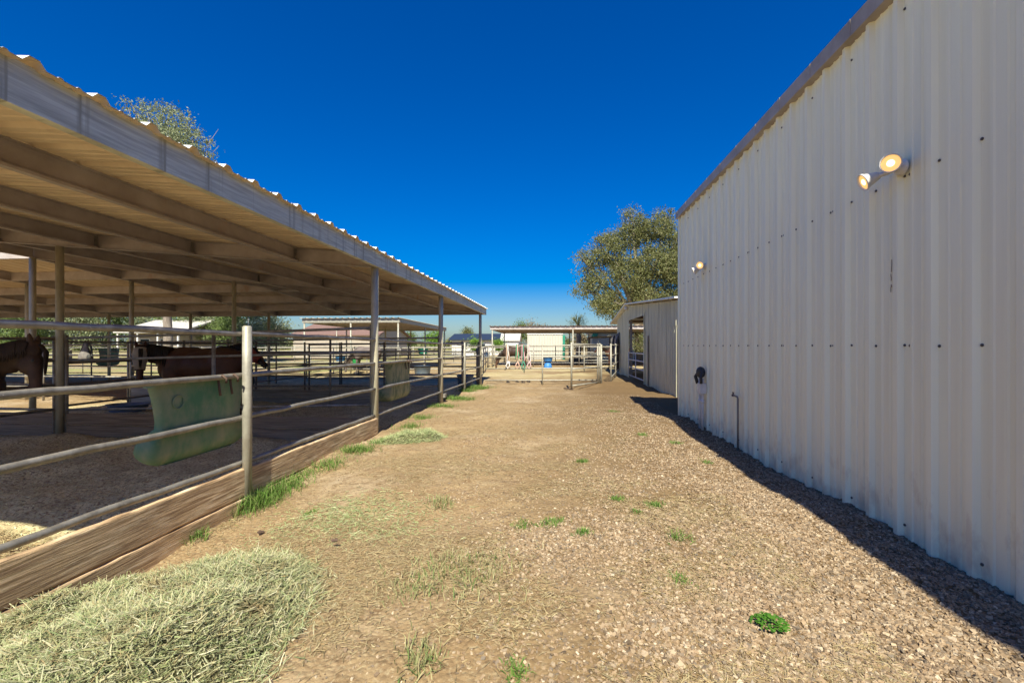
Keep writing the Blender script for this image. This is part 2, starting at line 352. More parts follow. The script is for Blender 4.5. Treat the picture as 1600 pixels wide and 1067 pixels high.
# gravel (right side of the yard)
def pts(n, fn):
    x, y = fn(n); return np.stack([x, y, gl(x, y)+.002], -1)
def grav_xy(n):
    x = rng.uniform(-1.4, 2.62, n*3); y = 1.3+rng.power(1.0, n*3)*0+rng.exponential(3.4, n*3)
    nz = lumps(x*1.7+9, y*1.7)*22
    k = (y < 14) & (rng.uniform(0, 1, n*3) < np.clip((x+.75+nz)/2.3, .04, 1)**1.3); return x[k][:n], y[k][:n]
P = pts(84000, grav_xy); tag(stones('gravel', P, (.009,.028), M_stone), kind='stuff')
def big_xy(n):
    x = rng.uniform(.2, 2.58, n*3); y = 1.3+rng.exponential(2.6, n*3); k = (y < 9) & (rng.uniform(0, 1, n*3) < np.clip((x-.1)/1.8, .05, 1)); return x[k][:n], y[k][:n]
P = pts(4500, big_xy); tag(stones('gravel', P, (.025,.044), M_stone, 12, .4), kind='stuff')
def peb_xy(n): return rng.uniform(-3.0, 2.5, n), 1.5+rng.exponential(4, n)
P = pts(16000, peb_xy); tag(stones('pebbles', P, (.005,.014), M_stone, 5, .8), kind='stuff')
# straw litter on the dirt
def litter_xy(n):
    x = rng.uniform(-3.0, 1.6, n*3); y = 1.4+rng.exponential(3.4, n*3)
    cl = lumps(x*2.3+4, y*2.3+2)*28
    k = (y < 17) & (rng.uniform(0, 1, n*3) < np.clip(.28+cl*1.5-np.clip(x, 0, 2)*.2, .03, 1)); return x[k][:n], y[k][:n]
P = pts(56000, litter_xy); tag(blades('straw_litter', P, (.012,.06), (.0018,.0042), M_straw, .003, .12, .35), kind='stuff')
# loose bedding on the stall floor
def bed_xy(n):
    x = rng.uniform(-9, -3.2, n); y = 1.6+rng.exponential(2.8, n); return x, y
P = pts(42000, bed_xy); tag(blades('stall_bedding', P, (.012,.045), (.002,.007), M_bedding, .004, .25, .3, seed=9), kind='stuff')
def sun_xy(n): return rng.uniform(-6, -3.2, n), rng.uniform(2.2, 3.75, n)
P = pts(9000, sun_xy); tag(blades('straw_in_stall', P, (.02,.07), (.003,.007), M_straw, .008, .25, .3, seed=19), kind='stuff')

# ------------------------------------------------------------------ hay piles
def hay_pile(cx, cy, rx, ry, h, n, label, bm, seed, sc=1.0, rot=0):
    t = wempty('hay_pile', (cx, cy, float(gl(cx, cy))), label, 'hay pile')
    r = np.random.default_rng(seed)
    def hz(x, y):
        a = math.cos(rot)*(x-cx)+math.sin(rot)*(y-cy); b = -math.sin(rot)*(x-cx)+math.cos(rot)*(y-cy)
        q = (a/rx)**2+(b/ry)**2
        return gl(x, y)+h*np.clip(1-q, -.02, 1)**.8*(1+.0*x)+lumps(x*5, y*5)*1.1*np.clip(1.1-q, 0, 1) if True else 0
    def hz(x, y):
        a = math.cos(rot)*(x-cx)+math.sin(rot)*(y-cy); b = -math.sin(rot)*(x-cx)+math.cos(rot)*(y-cy)
        q = (a/rx)**2+(b/ry)**2; m = np.clip(1-q, 0, 1)
        return gl(x, y)+h*(1-(1-m)**1.6)*.9+lumps(x*4, y*4)*1.0*np.clip(m*3, 0, 1)-.01
    g = np.linspace(-1.02, 1.02, 60); A, B = np.meshgrid(g*rx, g*ry)
    x = cx+A*math.cos(rot)-B*math.sin(rot); y = cy+A*math.sin(rot)+B*math.cos(rot); z = hz(x, y)-.004
    k = ((A/rx)**2+(B/ry)**2) < 1.0
    I = np.arange(3600).reshape(60, 60); F = np.stack([I[:-1,:-1], I[:-1,1:], I[1:,1:], I[1:,:-1]], -1).reshape(-1, 4)
    F = F[k.reshape(-1)[F].all(1)]
    V = np.stack([x, y, z], -1).reshape(-1, 3)-np.array(t.location)
    used = np.unique(F); mp = np.zeros(3600, int); mp[used] = np.arange(len(used))
    o = npmesh('mound', V[used], mp[F], M_hay, 4, True); o.parent = t
    rr = r.uniform(0, 1, n)**.55*(1.06+np.maximum(0, r.normal(0, .07, n))); th = r.uniform(0, 6.28, n); A = rr*np.cos(th)*rx; B = rr*np.sin(th)*ry
    x = cx+A*math.cos(rot)-B*math.sin(rot); y = cy+A*math.sin(rot)+B*math.cos(rot)
    x = np.clip(x, -3.03, 99)
    P = np.stack([x, y, hz(x, y)+r.uniform(0, 1, n)**2*.035], -1)-np.array(t.location)
    o = blades('strands', P, (.015*sc,.085*sc), (.0016,.0045), bm, .004, .34, .14, seed=seed+1); o.parent = t; o['kind'] = 'stuff'
    return t
hay_pile(-2.25, 2.0, .92, 1.05, .215, 70000, 'big mound of pale green hay heaped against the wooden fence board in the foreground', M_hayb, 31, rot=.15)
p = G(640, 686); hay_pile(p.x, p.y, .55, .5, .11, 7000, 'small heap of green hay beside the tall roof post of the shelter', M_hayg, 37, .9)
p = G(540, 812)
def patch_xy(n): return rng.normal(p.x, .38, n), rng.normal(p.y+.1, .22, n)
q = pts(2600, patch_xy); tag(blades('spilled_hay', q, (.02,.07), (.002,.005), M_hayg, .004, .12, .3, seed=41), 'thin scatter of pale green hay on the dirt', 'hay', kind='stuff')

# dark droppings
for i, (u, v, s, lb) in enumerate([(578, 967, .035, 'dark brown dropping on the dirt, nearest the bottom of the picture'), (407, 832, .03, 'dark dropping on the dirt just right of the grass at the fence post'), (522, 845, .026, 'small dark dropping beside the scattered hay')]):
    p = G(u, v); P = np.stack([rng.normal(p.x, s*.55, 12), rng.normal(p.y, s*.5, 12), np.full(12, p.z+.012)], -1)
    o = stones('dropping', (P-np.array(p))*.7, (s*.6, s*1.1), M_clod, 50+i, .9); o.location = p; tag(o, lb, 'dropping', 'dark droppings on the dirt')

# ------------------------------------------------------------------ grass tufts
def tuft(u, v, rad, h, n, label, m=None, group='weed tufts growing in the yard', wx=1.0, name='grass_tuft', flat=.5):
    h *= 1.25; rad *= 1.12; n = int(n*1.5); p = G(u, v); r = np.random.default_rng(int(u*7+v))
    x = r.normal(0, rad*wx, n); y = r.normal(0, rad, n); z = gl(p.x+x, p.y+y)-p.z-.005
    o = blades(name, np.stack([x, y, z], -1), (h*.4, h), (.0025,.006), m or M_grass, 0, flat, .25, up=True, seed=int(u+v)); o.location = p
    tag(o, label, 'grass', group, 'stuff' if rad >= .09 else None); return o
EDGE = 'green grass growing along the fence line'
for t in [(382,790,.13,.23,1500,'thick bright green grass clump at the foot of the short fence post'), (432,765,.12,.17,600,'green grass clump right of the short fence post against the board'),
          (300,842,.05,.13,120,'thin green shoots against the lower board near the big hay mound'), (512,733,.10,.10,260,'low green grass by the board halfway to the tall roof post'),
          (558,708,.11,.12,420,'green grass patch by the end of the board, before the tall roof post'), (660,652,.12,.10,300,'low green patch just beyond the small hay heap'),
          (690,636,.16,.13,420,'grass strip at the foot of the second roof post'), (715,624,.22,.16,1000,'grass strip between the second and the third roof post'),
          (742,608,.24,.22,1500,'dense green grass at the foot of the third roof post by the gate'), (470,748,.07,.08,160,'low green shoots against the board left of the halfway patch'), (600,692,.09,.10,260,'green shoots at the base of the tall roof post'), (730,613,.14,.16,500,'green strip just before the third roof post'), (640,665,.10,.12,200,'scrubby green tuft behind the small hay heap')]:
    tuft(*t, group=EDGE)
for t in [(910,717,.035,.06,160,'small green tuft in the gravel, straight below the open gate leaf'), (965,782,.03,.05,150,'left one of two green tufts side by side in the gravel'),
          (1023,790,.035,.05,170,'right one of two green tufts side by side in the gravel'), (863,818,.045,.05,170,'bright green tuft mid yard where the dirt turns to gravel'),
          (818,818,.04,.04,150,'flatter green tuft left of the bright one mid yard'), (912,838,.03,.06,90,'upright thin green tuft between gravel and straw'),
          (1062,909,.028,.04,120,'small green tuft in gravel above and left of the clover'), (1062,845,.04,.08,70,'wispy olive tuft near the shadow edge in the gravel'),
          (1105,723,.03,.05,80,'small green tuft close to the wall shadow'), (1055,693,.04,.07,90,'small tuft far up the gravel left of the wall shadow'),
          (1005,682,.04,.07,80,'tiny green tuft in far gravel beside the shed path'), (960,643,.06,.06,90,'tiny green tuft in front of the open gate leaf'),
          (808,1054,.025,.05,90,'green sprout at the bottom edge of the yard'), (485,805,.03,.05,60,'small sprout left of the scattered hay'),
          (995,802,.02,.05,50,'tiny sprout between the paired tufts')]:
    tuft(*t)
for t in [(722,903,.16,.09,420,'straggly green and dry grass spread on the dirt in the foreground'), (688,787,.06,.09,110,'olive tuft on the bare dirt mid yard'), (657,1042,.05,.09,110,'dry green tuft right of the big hay mound near the bottom edge'),
          (640,930,.07,.07,90,'sparse dry tuft at the left end of the straggly grass')]:
    tuft(*t, m=M_grassdry)
p = G(1202, 980)     # clover
r = np.random.default_rng(5); V = []; F = []
for i in range(150):
    a = r.uniform(0, 6.28); q = r.uniform(0, 1)**.6*.078; x = q*math.cos(a)*1.2; y = q*math.sin(a); z = .045*(1-q/.11)+r.uniform(.005, .02); s = r.uniform(.006, .011); th = r.uniform(0, 6.28)
    b = len(V)
    V += [(x+s*math.cos(th+k*math.pi/3), y+s*math.sin(th+k*math.pi/3), z+r.uniform(-.004, .004)) for k in range(6)]; F.append([b+k for k in range(6)])
o = npmesh('clover_plant', np.array(V), np.array(F), M_clover, 6); o.location = p; tag(o, 'round bright green leafy weed alone on the gravel near the wall', 'weed')

# ------------------------------------------------------------------ corrugated sheet
def rib_profile(a0, a1, period, h, top=.035, base=.075, minor=True):
    """list of (position, height) along one axis"""
    out = []; a = math.floor(a0/period)*period
    while a < a1+period:
        pr = [(a-base/2, 0), (a-top/2, h), (a+top/2, h), (a+base/2, 0)]
        if minor:
            for f in (.36, .64): c = a+period*f; pr += [(c-.018, 0), (c-.008, h*.22), (c+.008, h*.22), (c+.018, 0)]
        out += pr; a += period
    out = [q for q in out if a0 < q[0] < a1]
    return [(a0, 0)]+out+[(a1, 0)]
def sheet(m, prof, fn0, fn1):
    """strip between fn0(a,h) and fn1(a,h)"""
    vs = []; fs = []
    for i, (a, h) in enumerate(prof): vs += [fn0(a, h), fn1(a, h)]
    for i in range(len(prof)-1): fs.append((2*i, 2*i+2, 2*i+3, 2*i+1))
    m.add(vs, fs)

# ------------------------------------------------------------------ main steel building on the right
WX = 2.60; WY1 = 9.63; WTOP = 4.17
bd = wempty('metal_building', (WX, 2, 0), 'tall white ribbed steel building along the right side', 'building')
def wprof(y0, y1): return [(a+.0, h) for a, h in rib_profile(y0, y1, .305, .038, .040, .072)]
m = MB(); pr = wprof(-9, WY1); sheet(m, pr, lambda a, h: (WX-h, a, -.3), lambda a, h: (WX-h, a, WTOP)); m.build('wall', M_wall, bd)
m = MB(); pr = rib_profile(WX, 14, .305, .032, .03, .085); sheet(m, pr, lambda a, h: (a, WY1+h, WTOP+.9*min(a-WX, 5.7)/5.7-.02), lambda a, h: (a, WY1+h, -.3)); m.build('wall', M_wall, bd)
m = MB(); m.box(WX+.05, 14, -9, -8.9, -.3, 4.1); m.box(13.9, 14, -8.9, WY1-.05, -.3, 4.1); m.build('wall', M_wall, bd)
m = MB(); m.box(WX-.05, WX+.06, WY1-.06, WY1+.045, -.3, WTOP-.03); m.build('corner_trim', M_wall, bd)
m = MB(); sl_ = .075
m.add([(WX-.07, -9, 4.19), (WX-.07, WY1+.09, 4.19), (14, WY1+.09, 4.19+11.5*sl_), (14, -9, 4.19+11.5*sl_), (WX-.07, -9, 4.23), (WX-.07, WY1+.09, 4.23), (14, WY1+.09, 4.23+11.5*sl_), (14, -9, 4.23+11.5*sl_)],
      [(0,1,2,3), (7,6,5,4), (0,4,5,1), (1,5,6,2), (2,6,7,3), (3,7,4,0)]); m.build('roof', M_decktop, bd)
m = MB(); m.box(WX-.085, WX-.07, -9, WY1+.10, 4.09, 4.235); m.box(WX-.07, WX+.02, -9, WY1+.08, 4.09, 4.10)
for a in np.arange(-2, 9.6, .61): m.box(WX-.089, WX-.0855, a, a+.012, 4.09, 4.235)
m.build('eave_trim', M_trim, bd)
m = MB()
for k in range(-3, 32):
    y = k*.305
    for zz, dy in ((1.44, .05), (2.70, .05), (.10, .05), (3.95, .05)):
        if zz in (.10, 3.95) and k % 2: continue
        m.ell((WX-.004, y-dy+.006*math.sin(k*7), zz+.003*math.sin(k*3.3)), (.007, .0105, .0105), nu=8, nv=5)
        if k % 3 == 0 and zz in (1.44, 2.70): m.ell((WX-.004, y-.095, zz), (.007, .0105, .0105), nu=8, nv=5)
so_ = m.build('screws', M_screw, bd); so_['kind'] = 'stuff'
for k in range(-2, 11):          # side laps of the wall panels, one proud edge each
    y = k*.915+.058; m = MB(); m.box(WX-.0045, WX-.0005, y, y+.004, .0, WTOP-.09); m.build('panel_lap', M_wall, bd)
m = MB(); r = random.Random(8)   # rust run at one lap
for k in range(6):
    z = 1.86+k*.040+r.uniform(-.01, .01); y = 3.745+r.uniform(-.006, .006); m.box(WX-.006, WX-.0047, y, y+r.uniform(.004, .010), z, z+r.uniform(.015, .05))
m.build('rust_run', mat('rust_stain', (.32,.24,.17), .8), bd)['kind'] = 'stuff'
# floodlights
def flood(y, z, aims, label):
    t = wempty('floodlight', (WX-.03, y, z), label, 'floodlight', 'lit twin floodlights on the white wall')
    m = MB(); m.lathe((WX-.028, y, z), [(0, .035), (.035, .035), (.055, .025), (.058, 0)], 24, Vector((-1, 0, 0))); m.build('mount_plate', M_white, t)
    for (off, d) in aims:
        d = Vector(d).normalized(); base = Vector((WX-.05, y, z)); kn = base+Vector(off)*.45; c = base+Vector(off)
        m = MB(); m.tube([base, kn, c-d*.075], [.016, .018, .02], 10)
        m.lathe(c-d*.08, [(0, -.012), (.022, -.01), (.03, 0), (.036, .02), (.05, .065), (.062, .095), (.067, .10), (.067, .112), (.061, .112), (.057, .098)], 28, d)
        h = m.build('lamp_head', M_white, t)
        m = MB(); m.lathe(c-d*.08, [(.058, .098), (.045, .101), (.02, .103), (0, .1035)], 24, d); ln = subpart(m, 'lens', M_lens, h)
        m = MB(); m.lathe(c-d*.08, [(.024, .1035), (.018, .108), (0, .11)], 16, d); subpart(m, 'bulb', M_bulb, h)
flood(3.60, 2.765, [((-.10, -.06, .01), (-.62, -.72, -.18)), ((-.15, .12, -.05), (-.92, .18, -.42))], 'nearer twin floodlight, larger in view, both lamps lit, high on the white wall')
flood(7.98, 2.80, [((-.09, -.06, .01), (-.62, -.74, -.18)), ((-.13, .10, -.05), (-.85, .25, -.5))], 'farther twin floodlight, small in view, near the far end of the white wall')
# hose bib box and white pipes
t = wempty('utility_pipes', (WX-.08, 8.0, 0), 'white pipes rising to a black valve cover on the white wall', 'pipes')
for dy, zt, r_ in ((-.07, .88, .022), (.06, .98, .026)):
    m = MB(); m.tube([(WX-.10, 8.0+dy, -.1), (WX-.10, 8.0+dy, zt)], r_, 12); m.tube([(WX-.10, 8.0+dy, .45), (WX-.10, 8.0+dy, .52)], r_*1.35, 12); m.build('pipe', M_white, t)
m = MB(); m.box(WX-.16, WX-.05, 7.88, 8.02, .62, .80); m.build('junction_box', M_white, t, bevel=.006)
m = MB(); m.ell((WX-.11, 8.0, .98), (.07, .12, .10)); m.tube([(WX-.11, 7.9, .98), (WX-.15, 7.86, .90), (WX-.14, 7.88, .80)], .025, 8); m.tube([(WX-.11, 8.08, 1.0), (WX-.16, 8.12, .9), (WX-.13, 8.1, .78)], .03, 8); m.build('valve_cover', M_black, t)
t = wempty('standpipe', (WX-.06, 6.52, 0), 'thin dark upright pipe with a sideways tap on the white wall', 'pipe')
m = MB(); m.tube([(WX-.07, 6.52, -.1), (WX-.07, 6.52, .70), (WX-.07, 6.54, .725), (WX-.07, 6.68, .73)], .0125, 10); m.build('pipe', M_darkpipe, t)
m = MB(); m.ell((WX-.07, 6.69, .73), (.02, .028, .02)); m.tube([(WX-.07, 6.69, .73), (WX-.07, 6.69, .765)], .008, 8); m.tube([(WX-.07, 6.665, .768), (WX-.07, 6.715, .768)], .007, 8); m.build('tap', M_rust, t)

# ------------------------------------------------------------------ old shed beyond it
OX = 3.6
sh = wempty('old_shed', (OX, 20, -.1), 'weathered white ribbed shed with an open bay beyond the tall building', 'shed')
def rz_(y):
    return float(np.interp(y, [13.2, 22.5, 28.6], [2.80, 3.46, 2.77]))
m = MB(); pr = rib_profile(13.6, 18.5, .25, .03, .03, .09, False); sheet(m, pr, lambda a, h: (OX-h, a, -.3), lambda a, h: (OX-h, a, 2.05)); sheet(m, pr, lambda a, h: (OX-h-.012, a, 2.03), lambda a, h: (OX-h-.012, a, rz_(a)-.05)); m.build('wall', M_wallold, sh)
m = MB(); pr = rib_profile(22.5, 26.6, .25, .03, .03, .09, False); sheet(m, pr, lambda a, h: (OX-h, a, -.3), lambda a, h: (OX-h, a, rz_(a)-.05)); m.build('wall', M_wallold, sh)
m = MB(); pr = rib_profile(18.5, 22.5, .25, .03, .03, .09, False); sheet(m, pr, lambda a, h: (OX-h, a, 2.68), lambda a, h: (OX-h, a, rz_(a)-.05)); m.build('wall', M_wallold, sh)
m = MB()
for y0, y1 in ((13.2, 22.5), (22.5, 28.6)):
    z0, z1 = rz_(y0), rz_(y1)
    m.add([(OX-.22, y0, z0), (OX-.22, y1, z1), (11, y1, z1), (11, y0, z0), (OX-.22, y0, z0+.05), (OX-.22, y1, z1+.05), (11, y1, z1+.05), (11, y0, z0+.05)], [(0,1,2,3), (7,6,5,4), (0,4,5,1), (1,5,6,2), (2,6,7,3), (3,7,4,0)])
m.build('roof', M_decktop, sh)
m = MB()
for y in np.arange(14.5, 28.5, 1.4): m.beam((OX+.05, y, rz_(y)-.08), (10.9, y, rz_(y)-.08), .05, .14)
m.build('rafters', M_woodd, sh)
for x, y in ((OX+.1, 18.45), (OX+.1, 22.55), (10.6, 14), (10.6, 20.5), (10.6, 26.4), (OX+.1, 26.5)):
    m = MB(); m.box(x-.06, x+.06, y-.06, y+.06, -.3, rz_(y)-.16); m.build('post', M_woodg, sh)
m = MB(); m.box(OX-.055, OX-.04, 18.44, 18.56, -.3, 2.75); m.build('door_trim', M_wallold, sh)
m = MB(); m.box(OX-.075, OX-.045, 17.6, 17.72, -.1, 1.82); m.build('door_gap_strip', M_darkpipe, sh)  # dark strip standing in for the shaded slit at the door edge
m = MB(); m.box(7.5, 7.55, 14, 18.4, -.3, 2.6); m.build('inner_wall', M_woodd, sh)
m = MB(); m.ell((OX-.12, 22.6, 3.28), (.1, .1, .1)); m.build('eave_lamp', M_white, sh)
# gate across the shed bay
t = wempty('shed_gate', (OX-.02, 20.5, -.1), 'white pipe gate closing the open bay of the weathered shed', 'gate')
for z in (1.10, .78, .42, .02):
    m = MB(); m.tube([(OX-.03, 18.6, z), (OX-.03, 22.4, z)], .026, 8); m.build('rail', M_white, t)
for y in (18.6, 20.5, 22.4):
    m = MB(); m.tube([(OX-.03, y, 0), (OX-.03, y, 1.10)], .024, 8); m.build('upright', M_white, t)
# things hung on the shed corner
t = wempty('hanging_tack', (OX-.2, 26.0, 1.0), 'bundle of dark ropes and covers hanging on the far corner of the weathered shed', 'tack')
r = random.Random(4)
for k in range(9):
    y = 25.2+r.random()*1.2; x = OX-.10-r.random()*.22; z0 = 2.15-r.random()*.3; L_ = .9+r.random()*1.2
    m = MB(); m.tube([(x+.05, y, z0+.1), (x, y+.05, z0-.1*L_), (x-.04, y-.06, z0-.5*L_), (x+.03, y+.03, z0-L_)], [.03, .07, .09, .03], 8)
    m.build('strap', [M_darkpipe, M_black, M_woodg][k % 3], t)

# ------------------------------------------------------------------ mare-motel roof on the left (two wings meeting at a mitre)
EX = -3.02; EY = 19.45; SL = .0815; ZB = 2.79; DEP = .245; HI = 9.72     # eave lines, pitch, underside, purlin depth, wing depth
sf = wempty('shade_shelter', (-7, 10, -.2), 'long open steel horse shelter with ribbed tan roof on the left', 'shelter')
def zd(t): return ZB+DEP+SL*t        # deck underside at distance t in from the eave
YN = .82; XFAR = -34.0
m = MB()
pr = rib_profile(YN, EY, .38, .04, .05, .12)
def nx0(a, h): return (EX+.06, a, zd(-.06)+h+.004)
def nx1(a, h):
    t = min(HI, EY-a); return (EX-t, a, zd(t)+h+.004)
sheet(m, pr, nx1, nx0); m.build('roof_panel', M_deck, sf)
m = MB(); sheet(m, pr, lambda a, h: tuple(Vector(nx1(a, h))+Vector((0, 0, .003))), lambda a, h: tuple(Vector(nx0(a, h))+Vector((.004, 0, .003)))); m.build('roof_top_skin', M_decktop, sf)
m = MB(); pr = rib_profile(XFAR, EX, .38, .04, .05, .12)
def fy0(a, h): return (a, EY+.06, zd(-.06)+h+.004)
def fy1(a, h):
    t = min(HI, EX-a); return (a, EY-t, zd(t)+h+.004)
sheet(m, pr, fy0, fy1); m.build('roof_panel', M_deck, sf)
m = MB(); sheet(m, pr, lambda a, h: tuple(Vector(fy0(a, h))+Vector((0, 0, .003))), lambda a, h: tuple(Vector(fy1(a, h))+Vector((0, 0, .003)))); m.build('roof_top_skin', M_decktop, sf)
# fascia members with joints
for a, b in ((YN, 7.80), (7.84, 12.72), (12.76, EY)):
    m = MB(); m.box(EX-.012, EX, a, b, ZB, ZB+DEP+.015); m.box(EX-.075, EX-.012, a, b, ZB, ZB+.006); m.box(EX-.075, EX-.068, a, b, ZB+.006, ZB+.03); m.build('fascia', M_fascia, sf)
m = MB(); m.box(EX-.05, EX-.004, 7.80, 7.84, ZB+.01, ZB+DEP); m.box(EX-.05, EX-.004, 12.72, 12.76, ZB+.01, ZB+DEP); m.build('fascia_joint', M_steel, sf)
for a, b in ((XFAR, -20), (-19.96, EX-.013)):
    m = MB(); m.box(a, b, EY-.012, EY, ZB, ZB+DEP+.01); m.box(a, b, EY-.075, EY-.012, ZB, ZB+.006); m.build('fascia', M_steel, sf)
# purlins (C sections) in both wings
def cy(m, x, y0, y1, z):     # runs along Y
    m.box(x-.004, x+.004, y0, y1, z, z+DEP); m.box(x+.004, x+.07, y0, y1, z, z+.006); m.box(x+.064, x+.07, y0, y1, z+.006, z+.028); m.box(x+.004, x+.07, y0, y1, z+DEP-.006, z+DEP)
def cx_(m, y, x0, x1, z):
    m.box(x0, x1, y-.004, y+.004, z, z+DEP); m.box(x0, x1, y+.004, y+.07, z, z+.006); m.box(x0, x1, y+.064, y+.07, z+.006, z+.028); m.box(x0, x1, y+.004, y+.07, z+DEP-.006, z+DEP)
TS = (1.55, 3.5, 5.42, 7.45, HI-.05)
RAFY = (1.45, 7.50, 12.05)
for t in TS:
    z = ZB+SL*t; x = EX-t; end = EY-t; cuts = [YN]+[q for q in RAFY if q < end]+[end]
    for a, b in zip(cuts[:-1], cuts[1:]):
        m = MB(); cy(m, x, a+.03, b-.03, z); m.build('purlin', M_steel, sf)
RAFX = (-9.2, -12.74, -16.4, -20.2, -24, -27.8, -31.6)
for t in TS:
    z = ZB+SL*t; y = EY-t; st = EX-t; cuts = [st]+[q for q in RAFX if q < st]+[XFAR]
    for a, b in zip(cuts[:-1], cuts[1:]):
        m = MB(); cx_(m, y, b+.03, a-.03, z); m.build('purlin', M_steel, sf)
def rafter(p0, p1):
    m = MB(); d = (Vector(p1)-Vector(p0)).normalized(); s = d.cross(Vector((0, 0, 1))).normalized()
    for off, wd, hh, zo in ((0, .012, DEP-.01, DEP/2), (.0, .10, .008, .002), (0, .10, .008, DEP-.006)):
        a = Vector(p0)+Vector((0, 0, zo)); b = Vector(p1)+Vector((0, 0, zo)); m.beam(a, b, wd, hh)
    m.build('rafter', M_steel, sf)
for y in RAFY:
    t1 = min(HI, EY-y); rafter((EX-.02, y, ZB), (EX-t1, y, ZB+SL*t1))
for x in RAFX:
    t1 = min(HI, EX-x); rafter((x, EY-.02, ZB), (x, EY-t1, ZB+SL*t1))
rafter((EX-.02, EY-.02, ZB-.003), (EX-HI, EY-HI, ZB+SL*HI-.003))
for t in TS[:4]:
    for y in RAFY[1:]:
        if y < EY-t: m = MB(); m.box(EX-t-.05, EX-t+.05, y-.055, y-.045, ZB+SL*t, ZB+SL*t+DEP*.9); m.build('cleat', M_galv, sf)
# posts
PX = EX-.10
for x, y, r_ in ((PX, 1.45, .062), (PX, 7.50, .062), (PX, 12.0, .062), (PX, 18.45, .060), (-9.2, 7.5, .062), (-9.2, 12.05, .058), (-9.2, 1.45, .058),
                 (-12.70, 9.75, .066), (-12.74, 12.35, .06), (-16.4, 12.45, .06), (-12.5, 18.5, .06), (-16.2, 18.5, .06), (-20.2, 12.4, .06), (-20.2, 18.5, .06), (-24, 12.4, .06), (-24, 18.5, .06), (-12.7, 1.45, .06)):
    t = min(EX-x, EY-y, HI); m = MB(); m.tube([(x, y, -.35), (x, y, ZB+SL*t-.004)], r_, 16); m.build('post', M_post, sf)

# ------------------------------------------------------------------ pipe fences
def fence(name, pts_, zs, r_, step, label, mt, zoff=0, group=None, postr=None, cat='fence', posttop=.06, posts=None, sag=0):
    pts_ = [Vector((a, b, float(gz(a, b))+zoff)) for a, b in pts_]
    t = wempty(name, pts_[0], label, cat, group)
    for z in zs:
        for p, q in zip(pts_[:-1], pts_[1:]):
            n = max(2, int((q-p).length/2)+1); path = []
            for i in range(n+1):
                c = p.lerp(q, i/n); path.append((c.x+random.uniform(-1, 1)*sag, c.y+random.uniform(-1, 1)*sag, c.z+z+random.uniform(-1, 1)*sag))
            m = MB(); m.tube(path, r_, 8); m.build('rail', mt, t)
    pr_ = postr or r_*1.4
    for p, q in zip(pts_[:-1], pts_[1:]):
        L_ = (q-p).length; n = max(1, round(L_/step))
        for i in range(n+1):
            if i == 0 and p is not pts_[0]: continue
            if posts is not None and i not in posts: continue
            c = p.lerp(q, i/n); m = MB(); m.tube([(c.x, c.y, c.z-.2), (c.x, c.y, c.z+max(zs)+posttop)], pr_, 10); m.build('post', mt, t)
    return t
# front fence of the stalls, measured along the yard
ff = wempty('stall_fence', (PX, 5, 0), 'grey pipe rail fence with wooden kick boards at the front of the stalls', 'fence')
FX = PX+.04
def railz(z0, z1, ys, wob=.006):
    rr = random.Random(int(z0*100)); n = 26
    return [(PX+.015+rr.uniform(-1, 1)*wob, ys[0]+(ys[1]-ys[0])*i/n, z0+(z1-z0)*i/n+rr.uniform(-1, 1)*wob) for i in range(n+1)]
for z0, z1 in ((1.57, 1.545), (1.165, 1.135), (.765, .69), (.325, .235)):
    m = MB(); m.tube(railz(z0, z1, (.6, 7.46)), .026, 12); m.build('rail', M_galv, ff)
for z0, z1 in ((1.545, 1.42), (1.135, 1.02), (.69, .56), (.235, .10)):
    m = MB(); m.tube(railz(z0, z1, (7.54, 18.42)), .025, 10); m.build('rail', M_galv, ff)
for y, zt in ((4.17, 1.625), (15.0, 1.53)):
    m = MB(); m.tube([(FX+.035 if y < 5 else FX, y, -.3), (FX+.035 if y < 5 else FX, y, zt), (FX+.035 if y < 5 else FX, y, zt+.012)], [.044, .044, .030], 16); m.build('post', M_galvb, ff)
for z0, z1, y1, off in ((-.025, .245, 7.44, 0), (-.31, -.037, 7.40, .012)):     # boards with slightly uneven edges
    rr = random.Random(3); n = 60; secs = []
    for i in range(n+1):
        y = .6+(y1-.6)*i/n; dz = -.0095*(y-2.2); e = [rr.uniform(-.004, .004) for _ in range(4)]; xo = PX+.075+off+.004*math.sin(y*3)
        if z0 > -.1: lo, hi = z0+dz+e[0], z1+dz+e[1]
        else: lo, hi = z0+dz+e[0], z1+dz+e[1]
        secs.append([(xo, y, lo), (xo+.005, y, lo+.012), (xo+.005, y, hi-.012), (xo, y, hi), (xo-.045, y, hi+.002), (xo-.045, y, lo)])
    m = MB(); m.loft(secs, True, True, False); m.build('board', M_wood, ff)
m = MB(); m.box(FX-.02, FX+.08, 12.02, 12.20, .02, .12); m.build('bracket', M_galv, ff)
# partitions between the stalls
def partition(pts_, zs, label, planks=(M_woodd, -.26, .18), step=3.05, mt=M_galv, r_=.024, grp='pipe partitions between the stalls', plank=True):
    t = fence('stall_partition', pts_, zs, r_, step, label, mt, 0, grp, postr=.03, sag=.004)
    if plank:
        a, b = pts_[0], pts_[-1]
        for k in range(2):
            z0 = planks[1]+k*.22; m = MB()
            m.beam((a[0], a[1], z0+.11), (b[0], b[1], z0+.11), .04, .205); m.build('plank', planks[0], t)
    return t
partition([(PX-.08, 7.55), (-9.12, 7.55)], (1.82, 1.40, .48), 'nearest cross rails running from the tall front post to the thick inner post')
partition([(-9.28, 7.55), (-12.7, 7.55)], (1.82, 1.40, .95, .48), 'cross rails left of the thick inner post, level with the nearest partition')
partition([(PX-.08, 12.1), (-12.7, 12.3)], (1.78, 1.42, 1.08, .76, .46), 'second row of cross rails behind the masked horse', (M_woodg, -.26, .2))
partition([(PX-.08, 15.2), (-8.8, 15.3)], (1.7, 1.3, .9, .5), 'short run of cross rails between the second and farthest rows', plank=False, mt=M_darkpipe, r_=.02)
